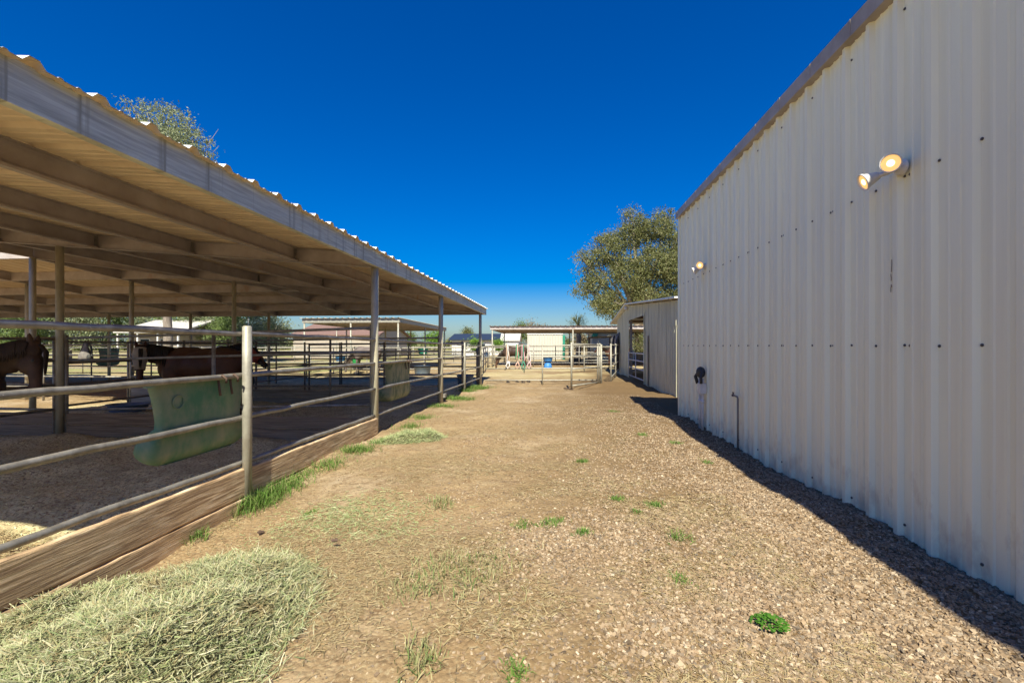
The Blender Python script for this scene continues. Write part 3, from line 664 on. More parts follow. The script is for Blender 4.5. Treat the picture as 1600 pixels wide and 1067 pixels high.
partition([(PX-.1, 18.5), (-33, 18.5)], (1.72, 1.38, 1.06, .74, .42), 'farthest cross rails at the back edge of the shelter', plank=False, mt=M_darkpipe, r_=.021)
partition([(-9.2, 7.6), (-9.2, 18.4)], (1.75, 1.35, .95, .55), 'lengthwise rails from the thick inner post to the back of the shelter', plank=False, mt=M_darkpipe, r_=.021)
partition([(-9.25, 1.5), (-9.25, 7.45)], (1.8, 1.4, .95, .5), 'lengthwise rails behind the dark horse at the left edge', plank=False)
partition([(-12.8, 12.3), (-30, 12.4)], (1.7, 1.38, 1.05, .74, .42), 'cross rails along the inner court beside the sunny ground', plank=False, mt=M_galv, r_=.022)
# gate line across the yard
fence('yard_fence', [(PX+.2, 18.4), (1.85, 18.4)], (1.60, 1.13, .66, .18), .024, 2.55, 'white pipe panels closing the far end of the yard', M_galvb, 0, None, .03, posttop=.02, posts=(1,2))
t = wempty('open_gate', (.57, 16.3, -.13), 'grey pipe gate leaf standing open in front of the yard panels', 'gate')
a = Vector((.57, 16.2, -.10)); b = Vector((1.78, 18.35, -.13))
for z in (.10, .70, 1.16, 1.60):
    m = MB(); m.tube([a+Vector((0, 0, z)), b+Vector((0, 0, z))], .026, 8); m.build('rail', M_galvb, t)
for c in (a, b, b+Vector((-.1, -.18, 0))):
    m = MB(); m.tube([c+Vector((0, 0, -.02)), c+Vector((0, 0, 1.66))], .034, 10); m.build('upright', M_galvb, t)
m = MB(); m.beam(a+Vector((-.25, .35, -.02)), a+Vector((.05, -.05, -.02)), .07, .03); m.build('foot_plate', M_rust, t)
# field fences beyond
FG = 'pipe fences around the far pens'
fence('field_fence', [(-3.4, 19.2), (-5.2, 34)], (1.5, 1.15, .8, .45), .022, 3.5, 'dark pipe fence running away behind the third roof post', M_darkpipe, 0, FG)
fence('field_fence', [(-5.1, 34), (5.2, 34)], (1.52, 1.1, .7, .3), .022, 3.4, 'pipe fence under the near edge of the low flat shelter', M_galv, 0, FG)
fence('field_fence', [(2.3, 19), (4.9, 33)], (1.6, 1.15, .7, .25), .024, 3.5, 'pale pipe fence right of the open gate leading to the low shelter', M_galvb, 0, FG)
fence('field_fence', [(1.7, 27), (3.5, 27)], (1.5, 1.1, .7, .3), .024, 1.8, 'short brown pipe panel in front of the horse by the shed', M_galvb, 0, FG)
fence('field_fence', [(-4.3, 26.3), (-22, 26.0)], (1.48, 1.02, .60, .22), .024, 3.6, 'white pipe fence across the near edge of the second shelter', M_galvb, 0, FG)
fence('field_fence', [(-5, 31), (-30, 30)], (1.45, 1.1, .75, .4), .022, 3, 'dark pipe fence behind the second shelter front', M_darkpipe, 0, FG)
fence('field_fence', [(-5.6, 41), (-40, 40)], (1.5, 1.1, .7), .03, 4, 'pale far fence in front of the brown roofed house', M_galvb, 0, FG)
fence('field_fence', [(6, 42), (-6, 43)], (1.5, 1.1, .7, .3), .026, 3, 'dark far fence behind the low flat shelter', M_darkpipe, 0, FG)
fence('field_fence', [(-12.5, 21.5), (-13.5, 40)], (1.5, 1.15, .8, .45), .022, 3, 'pipe fence running away beside the second shelter', M_galv, 0, FG)
fence('field_fence', [(-18, 24), (-40, 23)], (1.5, 1.1, .7, .3), .022, 3, 'pipe fence on the grass behind the hanging bag', M_galv, 0, FG)
fence('field_fence', [(-45, 60), (45, 62)], (1.3, .7), .05, 4, 'distant rail fence along the far fields', M_galv, 0, FG)

# ------------------------------------------------------------------ feeders
def feeder(y0, y1, xb, zt, zb, m_, label, flare=.22, d0=.09):
    yc = (y0+y1)/2; w = (y1-y0)/2
    t = wempty('hay_feeder', (xb, yc, zb), label, 'feeder', 'plastic feeders hanging on the stall rails')
    def sec(z, x0, x1, hw, ins=0, rc=.06):
        x0 -= ins; x1 += ins; hw -= ins; out = []; rc = min(rc, abs(x0-x1)*.45)
        for cx, cy_, a0 in ((x0-rc, yc+hw-rc, 0), (x1+rc, yc+hw-rc, 90), (x1+rc, yc-hw+rc, 180), (x0-rc, yc-hw+rc, 270)):
            for k in range(5): a = R(a0+k*22.5); out.append((cx+rc*math.cos(a), cy_+rc*math.sin(a), z))
        return out
    H = zt-zb
    L_ = [(1.0, 0, d0+.02, 1.0), (.97, 0, d0+.01, .975), (.85, 0, d0, .94), (.70, 0, d0, .90), (.56, 0, d0, .87), (.47, 0, d0+.01, .865), (.41, 0, d0+.06, .90), (.35, 0, flare*.82, .95), (.28, 0, flare*.97, .985), (.20, 0, flare, 1.0), (.13, -.005, flare-.01, .985), (.08, -.02, flare-.04, .955), (.04, -.04, flare-.08, .90), (.015, -.06, flare-.12, .82), (0, -.09, flare-.16, .68)]
    m = MB(); outer = [sec(zb+H*f, xb+a, xb-b, w*s) for f, a, b, s in L_]; m.loft(outer, False, True)
    inner = [sec(zb+H*f+.005, xb+a-.0, xb-b, w*s, .014) for f, a, b, s in L_[:-1]]; m.loft([inner[k] for k in range(len(inner))], False, True)
    m.loft([outer[0], inner[0]], False, False, False); m.build('tub', m_, t)
    m = MB(); m.loft([sec(zt-.012, xb+.012, xb-d0-.032, w+.012, 0), sec(zt+.012, xb+.012, xb-d0-.032, w+.012, 0)], False, False); m.build('rim', m_, t)
    for f in (.30, .52):
        y = yc+w*f*1.3-.1; m = MB(); m.tube([(xb+.05, y, zt-.14), (xb+.035, y, zt-.05), (xb+.03, y, zt+.02), (xb+.07, y, zt+.05), (xb+.11, y, zt+.02), (xb+.10, y+.01, zt-.02)], .011, 8); m.build('hook', M_rust, t)
    return t, yc, w
t, yc, w_ = feeder(3.24, 4.30, PX-.025, 1.115, .455, M_feed, 'large green hay feeder hanging on the nearest stall rail, smeared with dirt')
m = MB(); ring = [(PX-.021, 3.46+.055*math.cos(a), .97+.055*math.sin(a)) for a in np.linspace(0, 6.283, 25)]; m.tube(ring, .006, 6, False); m.build('moulded_ring', M_feed, t)
feeder(8.35, 9.55, PX-.025, 1.09, .34, M_feedp, 'pale grey green feeder on the stall rail beyond the tall front post', .42, .16)
c = at(172, 570, 19.2); feeder(c.y-.5, c.y+.5, c.x, 1.30, .5, M_feed, 'dark green feeder seen between the hanging bag and the masked horse')
t_ = at(661, 550, 30); tb = wempty('feed_tub', (t_.x, t_.y, .9), 'black green tub hung on the far fence behind the second roof post', 'tub')
m = MB(); m.lathe((t_.x, t_.y, .85), [(0, 0), (.26, 0), (.30, .1), (.36, .45), (.38, .46), (.34, .43), (.28, .1)], 18); m.build('tub', M_teal, tb)

def tub(u, v, Y, r_, h, m_, label, cat='tub', name='water_tub', sx=1.0, z=None):
    p = at(u, v, Y); z = float(gl(p.x, p.y)) if z is None else z
    t = wempty(name, (p.x, p.y, z), label, cat); mm = MB()
    prof = [(0, .01), (r_*.82, .0), (r_*.86, .03), (r_*.97, h*.9), (r_*1.05, h*.93), (r_*1.05, h), (r_*.93, h), (r_*.80, .05), (0, .05)]
    mm.lathe((0, 0, 0), prof, 24); mm.v = [(p.x+a*sx, p.y+b, z+c) for a, b, c in mm.v]; mm.build('tub', m_, t); return t
tub(200, 638, 10.4, .36, .20, M_blued, 'low dull blue tub on the shaded stall floor beyond the nearest rails', sx=1.35)
tub(727, 600, 17.6, .30, .50, M_blued, 'square dark blue tub beside the third roof post', sx=1.1)
tub(660, 565, 25, .45, .45, M_blued, 'dull blue trough on the ground behind the second roof post', sx=1.1)
tub(532, 563, 27.5, .32, .35, M_blue, 'bright blue tub in the far pen seen through the rails', z=.45)
tub(557, 571, 25.7, .24, .40, M_greenb, 'bright green bucket on the far rail in front of the brown horse', 'bucket', 'bucket', z=.22)
t = tub(856, 565, 32.5, .36, .34, M_blue, 'bright blue tub on a round base in the pen beyond the yard panels', z=.30)
p = at(856, 565, 32.5); m = MB(); m.lathe((p.x, p.y, float(gl(p.x, p.y))), [(.30, 0), (.30, .05), (.2, .40), (0, .42)], 20); m.build('base', M_blue, t)
for i, (u, lb) in enumerate(((758, 'left'), (813, 'right'))):
    tub(u, 545, 62, .7, .8, M_blue, 'distant blue drum at the far fence, the %s one of two' % lb, 'drum', 'drum')

# hanging grey feed bag
p = at(134, 555, 11.9); t = wempty('feed_bag', (p.x, p.y, .95), 'grey cone shaped bag hanging on dark straps left of the masked horse', 'bag')
m = MB()
secs = []
for f, rr_ in ((0, .03), (.1, .12), (.22, .175), (.38, .17), (.6, .10), (.85, .045), (1, .03)):
    secs.append([(p.x+rr_*1.15*math.cos(a), p.y+rr_*.8*math.sin(a), .93+.62*f) for a in np.linspace(0, 6.283, 17)[:-1]])
m.loft(secs, True, True); m.build('bag', mat('grey_canvas', (.22,.20,.18), .9, 0, (.15,.13,.12), 9), t)
for s in (-1, 1):
    m = MB(); m.tube([(p.x+s*.19, p.y-.02, 1.12), (p.x+s*.12, p.y-.03, 1.3), (p.x+s*.03+.03, p.y, 1.60)], .016, 6); m.build('strap', M_black, t)
m = MB(); m.tube([(p.x+.08, p.y, 1.6), (p.x+.22, p.y-.02, 1.3), (p.x+.24, p.y-.02, 1.12), (p.x+.2, p.y-.1, 1.0)], .018, 6); m.ell((p.x+.2, p.y-.08, 1.1), (.07, .05, .09)); m.build('buckle', M_black, t)

# halters and lead ropes on the yard panels
cols = [((.55,.38,.28), (.75,.72,.68)), ((.10,.32,.17), (.60,.38,.30)), ((.60,.34,.36), (.06,.25,.16)), ((.66,.62,.55), (.60,.42,.40))]
for i, (u, n_) in enumerate(((793, 'tan and white lead rope hanging leftmost on the yard panels'), (808, 'green halter hanging on the yard panels'), (817, 'pink halter with a long dark green rope on the yard panels'), (826, 'pale lead rope hanging rightmost of the tack on the yard panels'))):
    p = at(u, 540, 18.34); t = wempty('halter', (p.x, p.y, 1.0), n_, 'halter', 'halters and ropes on the yard panels')
    ma = mat('webbing', cols[i][0], .8, 0, tuple(c*.6 for c in cols[i][0]), 30); mb_ = mat('rope', cols[i][1], .8, 0, tuple(c*.6 for c in cols[i][1]), 40)
    L_ = (.9, .75, 1.15, .8)[i]; r = random.Random(i)
    m = MB(); m.tube([(p.x+.05, p.y, 1.47), (p.x-.02, p.y-.05, 1.49), (p.x-.03, p.y-.05, 1.2), (p.x-.05, p.y-.05, .9), (p.x+.03, p.y-.04, .72), (p.x+.08, p.y-.04, .9), (p.x+.04, p.y-.04, 1.2)], .022, 8); m.build('webbing', ma, t)
    m = MB(); m.tube([(p.x+.02, p.y-.06, 1.48), (p.x+.03, p.y-.07, 1.1), (p.x-.03, p.y-.07, 1.47-L_*.8), (p.x+.05, p.y-.06, 1.47-L_), (p.x+.10, p.y-.06, 1.47-L_*.75)], .020, 8)
    m.tube([(p.x+.04, p.y-.06, .8), (p.x-.06, p.y-.07, .62), (p.x+.02, p.y-.08, .5), (p.x+.1, p.y-.07, .62), (p.x+.04, p.y-.06, .8)], .022, 8); m.build('rope', mb_, t)

# ------------------------------------------------------------------ horses
def remeshed(m, name, mat_, parent, voxel, sm=6):
    o = m.build(name, mat_, None)
    md = o.modifiers.new('r', 'REMESH'); md.mode = 'VOXEL'; md.voxel_size = voxel
    s = o.modifiers.new('s', 'SMOOTH'); s.factor = .6; s.iterations = sm
    dg = bpy.context.evaluated_depsgraph_get(); me = bpy.data.meshes.new_from_object(o.evaluated_get(dg))
    old = o.data; o.modifiers.clear(); o.data = me; bpy.data.meshes.remove(old)
    me.polygons.foreach_set('use_smooth', [True]*len(me.polygons)); o.parent = parent; return o
def horse(loc, rz, scale, coat, dark, label, neck, hdir, poll_up=(0, 0, 1), mask=None, voxel=.022, graze=False, mane=True):
    """local: facing +X. neck: list of (x,y,z,r) from withers to poll; hdir: direction of the face"""
    t = empty('horse', loc, label, 'horse', None, rz); t.scale = (scale,)*3
    m = MB()
    m.ell((-.50, 0, 1.16), (.40, .28, .29)); m.ell((-.12, 0, 1.10), (.55, .29, .30)); m.ell((.34, 0, 1.10), (.40, .26, .33)); m.ell((.10, 0, 1.33), (.55, .10, .10)); m.ell((.30, 0, 1.38), (.22, .07, .09))
    m.ell((-.62, 0, 1.25), (.25, .18, .17)); m.ell((.55, 0, 1.05), (.20, .22, .24))
    for s in (-1, 1):
        m.ell((-.56, s*.14, 1.0), (.24, .14, .30)); m.ell((.42, s*.15, .98), (.17, .11, .27))
        m.tube([(.42, s*.15, .95), (.44, s*.15, .74), (.46, s*.145, .47), (.46, s*.145, .43), (.46, s*.145, .15), (.50, s*.145, .07), (.52, s*.145, 0)], [.10, .075, .055, .045, .04, .045, .062], 10)
        m.tube([(-.52, s*.15, .92), (-.50, s*.16, .76), (-.66, s*.155, .56), (-.74, s*.15, .50), (-.70, s*.15, .34), (-.68, s*.15, .14), (-.64, s*.15, .07), (-.62, s*.15, 0)], [.15, .115, .07, .06, .045, .042, .046, .065], 10)
    pts_ = [Vector(q[:3]) for q in neck]; rs = [q[3] for q in neck]
    m.tube(pts_, rs, 12)
    for a, b, ra, rb in zip(pts_[:-1], pts_[1:], rs[:-1], rs[1:]):         # deepen the neck
        c = (a+b)/2; m.ell(c-Vector((0, 0, .03)), ((b-a).length*.6+.05, min(ra, rb)*.9, min(ra, rb)*1.25))
    P0 = pts_[-1]; d = Vector(hdir).normalized(); upv = Vector(poll_up); sd = d.cross(upv).normalized(); upn = sd.cross(d).normalized()
    Mr = Matrix((d, sd, upn)).transposed()
    hc = lambda a, b, c: P0+Mr @ Vector((a, b, c))
    m.ell(hc(.0, 0, .0), (.13, .095, .11), Mr); m.ell(hc(.14, 0, -.045), (.17, .085, .125), Mr); m.ell(hc(.22, 0, .0), (.24, .072, .075), Mr)
    m.tube([hc(.10, 0, .02), hc(.30, 0, .0), hc(.46, 0, -.015), hc(.53, 0, -.02)], [.085, .068, .058, .06], 12)
    m.ell(hc(.52, 0, -.03), (.075, .062, .065), Mr); m.ell(hc(.48, 0, -.075), (.06, .045, .035), Mr)
    for s in (-1, 1):
        a0 = hc(-.05, s*.06, .04); er = (Vector((0, 0, 1))*.75-d*.55+sd*s*.12).normalized()
        m.tube([a0, a0+er*.07, a0+er*.12, a0+er*.155], [.03, .036, .026, .008], 8)
        m.ell(hc(.15, s*.075, .045), (.035, .018, .025), Mr)
    b = remeshed(m, 'body', coat, t, voxel)
    for s in (-1, 1):
        m = MB(); m.ell(hc(.155, s*.085, .045), (.02, .012, .017), Mr); m.build('eye', M_black, t)
        m = MB(); m.ell(hc(.555, s*.032, -.015), (.016, .012, .018), Mr); m.build('nostril', M_black, t)
        for hx, hy in ((.52, .145), (-.62, .15)):
            m = MB(); m.lathe((hx, s*hy, -.02), [(0, .0), (.075, 0), (.06, .07), (0, .075)], 14); m.build('hoof', M_black, t)
    if mane:
        r = random.Random(2); m = MB()
        for k in range(130):
            f = k/129; i = min(int(f*(len(pts_)-1)), len(pts_)-2); g = f*(len(pts_)-1)-i; c = pts_[i].lerp(pts_[i+1], g); rad = rs[i]*(1-g)+rs[i+1]*g
            a = c+Vector((0, 0, rad*1.05)); s = 1 if r.random() < .5 else -1
            m.tube([a, a+Vector((r.uniform(-.02, .02), s*rad*.8, -.03)), a+Vector((r.uniform(-.04, .04), s*rad*1.12, -rad*1.3-r.random()*.06))], [.018, .02, .005], 6)
        for k in range(8):
            q = r.uniform(-.02, .02); m.tube([hc(-.04, q, .10), hc(.06, q, .145), hc(.22, q*.8, .115), hc(.30+r.random()*.06, q*.6, .09)], [.018, .017, .012, .004], 6)
        m.build('mane', dark, t)
    r = random.Random(3); m = MB()
    for k in range(18):
        y = r.uniform(-.035, .035); m.tube([(-.88, y*.5, 1.22), (-.98, y, 1.10), (-1.00+r.uniform(-.03, .03), y*1.6, .80), (-.98+r.uniform(-.04, .04), y*1.9, .48+r.random()*.12)], [.022, .026, .022, .005], 6)
    m.build('tail', dark, t)
    if mask is not None:
        m = MB(); secs = []
        for a, ry, rz0, zc in ((-.05, .105, .12, .01), (.03, .117, .15, -.025), (.14, .118, .155, -.03), (.25, .095, .115, -.015), (.36, .081, .085, -.008)):
            secs.append([hc(a, ry*math.cos(q), zc+rz0*math.sin(q)) for q in np.linspace(0, 6.283, 21)[:-1]])
        m.loft(secs); o = m.build('fly_mask', mask, t); s = o.modifiers.new('t', 'SOLIDIFY'); s.thickness = .006; s.offset = 1
    return t
M_brown = mat('dark_bay_coat', (0.0626,0.0348,0.0225), .6, 0, (0.0376,0.021,0.0136), 4, col3=(0.134,0.0657,0.0341), scale3=1.6, cut3=(.5,.75), bump=.25, bscale=60, spec=.3)
M_bay = mat('bay_coat', (0.0972,0.0405,0.0222), .5, 0, (0.0583,0.0243,0.0143), 3, bump=.2, bscale=50, spec=.3)
M_blackc = mat('black_coat', (0.0297,0.0225,0.0187), .5, 0, (0.0473,0.035,0.0264), 3, bump=.2, bscale=50, spec=.3)
M_hair = mat('black_hair', (0.0243,0.0175,0.0132), .7, spec=.3)
M_mask = mat('pale_mesh_mask', (0.486,0.413,0.341), .85, 0, (0.378,0.319,0.264), 9)
M_maskr = mat('red_mask', (.42,.085,.05), .85, 0, (.16,.035,.03), 9)
GZ = -.24
horse((-8.02, 4.94, GZ), R(22), 1.08, M_brown, mat('dark_brown_hair', (.035,.024,.019), .8, spec=.2), 'dark brown horse lowering its head at the left edge, nearest in the stalls',
      [(.45, 0, 1.22, .23), (.68, 0, 1.36, .18), (.90, -.02, 1.46, .14), (1.04, -.03, 1.50, .11)], (.24, -.16, -1), (1, 0, .2), voxel=.016)
horse((-7.72, 9.05, GZ), R(186), 1.13, M_bay, M_hair, 'bay horse in a pale fly mask looking this way, behind the nearest cross rails',
      [(.45, 0, 1.20, .22), (.72, .04, 1.30, .17), (.88, .13, 1.37, .13), (.93, .24, 1.38, .10)], (-.16, .24, -1), (-.65, .75, .1), mask=M_mask, voxel=.02)
horse((-8.9, 10.85, GZ), R(-6), 1.14, M_blackc, M_hair, 'black horse in a red face mask standing behind the bay horse',
      [(.45, 0, 1.22, .22), (.68, 0, 1.32, .17), (.88, 0, 1.38, .13), (1.03, -.02, 1.33, .10)], (.85, -.12, -.5), (0, 0, 1), mask=M_maskr, voxel=.024)
GRN = [(.45, 0, 1.14, .21), (.68, 0, 1.02, .16), (.90, 0, .82, .13), (1.06, 0, .64, .10)]
p = at(572, 560, 24.5); horse((p.x, p.y, -.14), R(178), 1.06, mat('grey_brown_coat', (.15,.115,.10), .7, 0, (.10,.08,.07), 3), M_hair, 'grey brown horse grazing in the far pen, left of the tall front post', GRN, (.25, 0, -1), (1, 0, .3), voxel=.035)
p = at(803, 560, 29.5); horse((p.x, p.y, -.14), R(176), 1.06, M_brown, M_hair, 'dark brown horse grazing behind the halters on the yard panels', GRN, (.2, 0, -1), (1, 0, .3), voxel=.035)
p = at(963, 560, 31); horse((p.x, p.y, -.14), R(172), 1.04, M_bay, M_hair, 'reddish brown horse half hidden by the weathered shed', [(.45, 0, 1.20, .21), (.68, 0, 1.30, .16), (.86, 0, 1.40, .125), (1.0, 0, 1.46, .10)], (.7, 0, -.6), (0, 0, 1), voxel=.035)

# ------------------------------------------------------------------ other shelters
def canopy(name, x0, x1, y0, y1, z0, z1, label, xs, ys, fm, r_=.05, slopey=0):
    t = wempty(name, ((x0+x1)/2, y0, -.13), label, 'shelter', 'open steel shelters beyond the stalls')
    z = lambda y: z0+slopey*(y-y0)
    m = MB(); pr = rib_profile(x0-.1, x1+.1, .38, .035, .05, .12, False); sheet(m, pr, lambda a, h: (a, y0-.15, z(y0)+(z1-z0)+h), lambda a, h: (a, y1+.15, z(y1)+(z1-z0)+h)); m.build('roof_panel', M_deck, t)
    for (a, b, c, d) in ((x0, x1, y0, y0), (x0, x1, y1, y1)):
        m = MB(); m.box(a, b, c-.02, c+.02, z(c), z(c)+z1-z0-.004); m.build('fascia', fm, t)
    for x in (x0, x1):
        m = MB(); m.beam((x, y0+.03, (z(y0)+z(y0)+z1-z0)/2), (x, y1-.03, (z(y1)*2+z1-z0)/2), .04, z1-z0-.012); m.build('fascia', fm, t)
    for k, y in enumerate(np.arange(y0+1.8, y1-.5, 1.9)):
        m = MB(); m.box(x0+.03, x1-.03, y-.02, y+.02, z(y)+.02, z(y)+z1-z0-.006); m.build('purlin', M_steel, t)
    for x in xs:
        for y in ys:
            m = MB(); m.tube([(x, y, -.4), (x, y, z(y))], r_, 10); m.build('post', M_post if y > y0+.3 else M_galvb, t)
    return t
canopy('flat_shelter', -15.1, -9.1, 25.5, 36.8, 2.80, 3.06, 'smaller shelter with a white front beam seen past the stall roof', (-15, -12.1, -9.2), (25.55, 31, 36.6), M_galvb, slopey=-.012)
canopy('flat_shelter', -4.95, 12.0, 33.8, 42.0, 2.66, 2.92, 'low wide flat shelter across the end of the yard', (-4.8, 1.3, 7.4), (33.85, 41.9), M_steel, slopey=-.01)

# ------------------------------------------------------------------ houses and sheds far off
def house(name, x0, x1, y0, y1, ze, zr, ridge, label, wallm, roofm, wins=(), over=.4, cat='house'):
    t = wempty(name, ((x0+x1)/2, y0, -.13), label, cat)
    m = MB(); m.box(x0, x1, y0, y1, -.4, ze); 
    if ridge == 'x':
        yc = (y0+y1)/2
        for x in (x0, x1): m.add([(x, y0, ze), (x, y1, ze), (x, yc, zr-.1)], [(0, 1, 2)])
    m.build('wall', wallm, t)
    m = MB()
    if ridge == 'x':
        yc = (y0+y1)/2; th = .18
        for ya, yb in ((y0-over, yc), (y1+over, yc)):
            za = ze-.1
            m.add([(x0-over, ya, za), (x1+over, ya, za), (x1+over, yb, zr), (x0-over, yb, zr), (x0-over, ya, za+th), (x1+over, ya, za+th), (x1+over, yb, zr+th), (x0-over, yb, zr+th)], [(0,1,2,3), (7,6,5,4), (0,4,5,1), (1,5,6,2), (2,6,7,3), (3,7,4,0)])
    else:
        m.box(x0-over, x1+over, y0-over, y1+over, ze, zr)
    m.build('roof', roofm, t)
    for (a, b, c, d) in wins:
        m = MB(); m.box(a, b, y0-.04, y0-.005, c, d); f = m.build('window', M_white, t)
        m = MB(); m.box(a+.08, b-.08, y0-.055, y0-.041, c+.08, d-.08); subpart(m, 'pane', M_glass, f)
    return t
a = at(458, 522, 58); b = at(590, 522, 58); house('brown_roof_house', a.x, b.x, 58, 70, 2.85, 4.5, 'x', 'long house under a brown shingle roof beyond the second shelter', M_stucco, M_roofbrown, [])
a = at(195, 518, 44); b = at(268, 518, 44); t = house('porch_house', a.x, b.x, 45, 53, 2.9, 4.3, 'x', 'pale roofed house with a white porch seen under the stall roof', M_stucco, M_roofpale, [(a.x+.8, a.x+2.0, .9, 2.2), (a.x+3.2, a.x+4.4, .9, 2.2)], 1.2)
for k in range(4):
    x = a.x-.8+k*((b.x-a.x+1.6)/3); m = MB(); m.box(x-.08, x+.08, 43.9, 44.06, -.2, 2.80); m.build('porch_post', M_white, t)
a = at(706, 530, 72); b = at(796, 530, 72); house('low_white_house', a.x, b.x, 72, 80, 2.35, 3.3, 'x', 'low white building with a dark blue roof behind the yard', M_white, M_roofdark, [(a.x+1.5, a.x+2.6, .8, 1.8), (a.x+4.5, a.x+5.6, .8, 1.8), (a.x+7.2, a.x+8.2, .6, 1.8)], .5)
a = at(784, 530, 66); b = at(810, 530, 66); house('small_white_shed', a.x, b.x, 66, 70, 2.2, 3.3, 'x', 'small white gabled shed right of the dark blue roof', M_white, M_roofpale, [], .25, 'shed')
a = at(824, 530, 50); b = at(879, 530, 50)
t = wempty('container_shed', ((a.x+b.x)/2, 50, -.13), 'cream ribbed steel box shed with green trim behind the low shelter', 'shed')
m = MB(); pr = rib_profile(a.x, b.x, .3, .04, .05, .12, False); sheet(m, pr, lambda q, h: (q, 50-h, -.3), lambda q, h: (q, 50-h, 2.68)); m.box(a.x, b.x, 50.05, 54, -.3, 2.66); m.build('wall', M_beige, t)
m = MB(); m.box(a.x-.05, b.x+.05, 49.93, 54.1, 2.68, 2.80); m.build('roof', M_white, t)
m = MB(); m.box(b.x+.01, b.x+.28, 49.85, 50.2, -.3, 2.60); m.build('corner_trim', M_teal, t)
a = at(926, 530, 47); b = at(985, 530, 47); t = house('cream_barn', a.x, b.x+3, 47, 54, 2.75, 3.15, 'flat', 'cream barn with a green gable stripe beside the weathered shed', M_beige, M_white, [], .2, 'barn')
m = MB(); c = at(930, 522, 46.7); m.add([(c.x-.4, 46.6, 2.3), (c.x+.15, 46.6, 2.3), (c.x+.55, 46.6, 3.2), (c.x-.1, 46.6, 3.2), (c.x-.4, 46.7, 2.3), (c.x+.15, 46.7, 2.3), (c.x+.55, 46.7, 3.2), (c.x-.1, 46.7, 3.2)], [(0,1,2,3), (7,6,5,4), (0,4,5,1), (1,5,6,2), (2,6,7,3), (3,7,4,0)]); m.build('gable_stripe', M_teal, t)
a = at(918, 528, 41); b = at(985, 522, 41); t = wempty('dark_awning', (a.x, 41, 0), 'thin dark awning on posts in front of the cream barn', 'awning')
m = MB(); m.beam((a.x, 41, 2.15), (b.x+2, 41, 2.35), 2.0, .12); m.build('canopy', M_darkpipe, t)
for q in (a.x+.1, (a.x+b.x)/2, b.x):
    m = MB(); m.tube([(q, 40.3, -.3), (q, 40.3, 2.12)], .06, 8); m.build('post', M_darkpipe, t)
# flatbed trailer in the far yard
c = at(912, 555, 38.5); t = wempty('pale_trailer', (c.x, 38.5, -.1), 'pale grey utility trailer parked under the low flat shelter', 'trailer')
m = MB(); m.box(c.x-1.3, c.x+1.3, 37.7, 39.2, .55, .65); m.build('bed', M_galvb, t)
m = MB()
for q in (-1.3, -.65, 0, .65, 1.27): m.box(c.x+q, c.x+q+.04, 37.7, 37.74, .66, 1.35)
m.box(c.x-1.3, c.x+1.31, 37.69, 37.745, 1.35, 1.42); m.build('side_rack', M_galvb, t)
for q in (-.6, .6):
    m = MB(); m.lathe((c.x+q, 37.65, .25), [(0, 0), (.30, 0), (.33, .04), (.33, .16), (.30, .2), (0, .2)], 20, Vector((0, -1, 0))); m.build('wheel', M_black, t)

# white vehicle far away
c = at(606, 545, 118); t = wempty('parked_car', (c.x, 118, -.13), 'white utility vehicle parked far off beyond the pens', 'car')
X0 = c.x-2.3
prof = [(0, .35), (0, .95), (.25, 1.05), (1.1, 1.12), (1.7, 1.68), (3.9, 1.72), (4.5, 1.1), (4.6, .9), (4.6, .35)]
m = MB(); m.loft([[(X0+a, y, b) for a, b in prof] for y in (117.2, 119.0)], True, True, False); m.build('body', M_carw, t, bevel=.05)
m = MB()
for a, b in ((1.35, 2.1), (2.2, 3.0), (3.1, 3.85)): m.add([(X0+a+.15, 117.17, 1.18), (X0+b, 117.17, 1.18), (X0+b, 117.17, 1.58), (X0+a+.35, 117.17, 1.58)], [(0, 1, 2, 3)])
m.build('windows', M_glass, t)
for q in (.95, 3.75):
    m = MB(); m.lathe((X0+q, 117.15, .35), [(0, 0), (.33, 0), (.35, .04), (.35, .2), (0, .2)], 18, Vector((0, 1, 0))); m.build('wheel', M_black, t)
# poles
for i, (u, v0, Y, lb) in enumerate(((388, 500, 40, 'thin pale pole among the trees left of the second shelter'), (526, 515, 50, 'thin pale pole in front of the brown shingle roof'))):
    c = at(u, v0, Y); o = MB(); o.tube([(0, 0, 0), (0, 0, c.z+.3)], .05, 8); o.tube([(0, 0, c.z+.3), (0, 0, c.z+.4)], [.08, .02], 8); o = o.build('light_pole', M_galvb, None); o.location = (c.x, Y, -.15); tag(o, lb, 'pole')

# ------------------------------------------------------------------ trees
def leafmat(name, cols, tr=.3): return mat(name, (.1,.12,.05), .65, island=cols, trans=tr, spec=.25)
L_euc = leafmat('olive_grey_leaves', [(0.14,0.156,0.0524),(0.195,0.211,0.0786),(0.0972,0.116,0.0367),(0.268,0.259,0.115),(0.159,0.178,0.0576),(0.365,0.341,0.178),(0.121,0.143,0.0472)], .45)
L_grn = leafmat('green_leaves', [(0.112,0.163,0.039),(0.175,0.237,0.065),(0.075,0.125,0.0325),(0.225,0.275,0.104),(0.138,0.188,0.0585)])
L_grey = leafmat('grey_green_leaves', [(0.202,0.231,0.114),(0.285,0.316,0.177),(0.131,0.17,0.0728),(0.356,0.377,0.229),(0.238,0.256,0.125)])
L_lime = leafmat('lime_leaves', [(.14,.25,.03),(.20,.33,.05),(.10,.19,.02)])
L_dry = leafmat('tan_twigs', [(.28,.21,.13),(.18,.15,.08),(.36,.28,.19),(.14,.14,.06)])
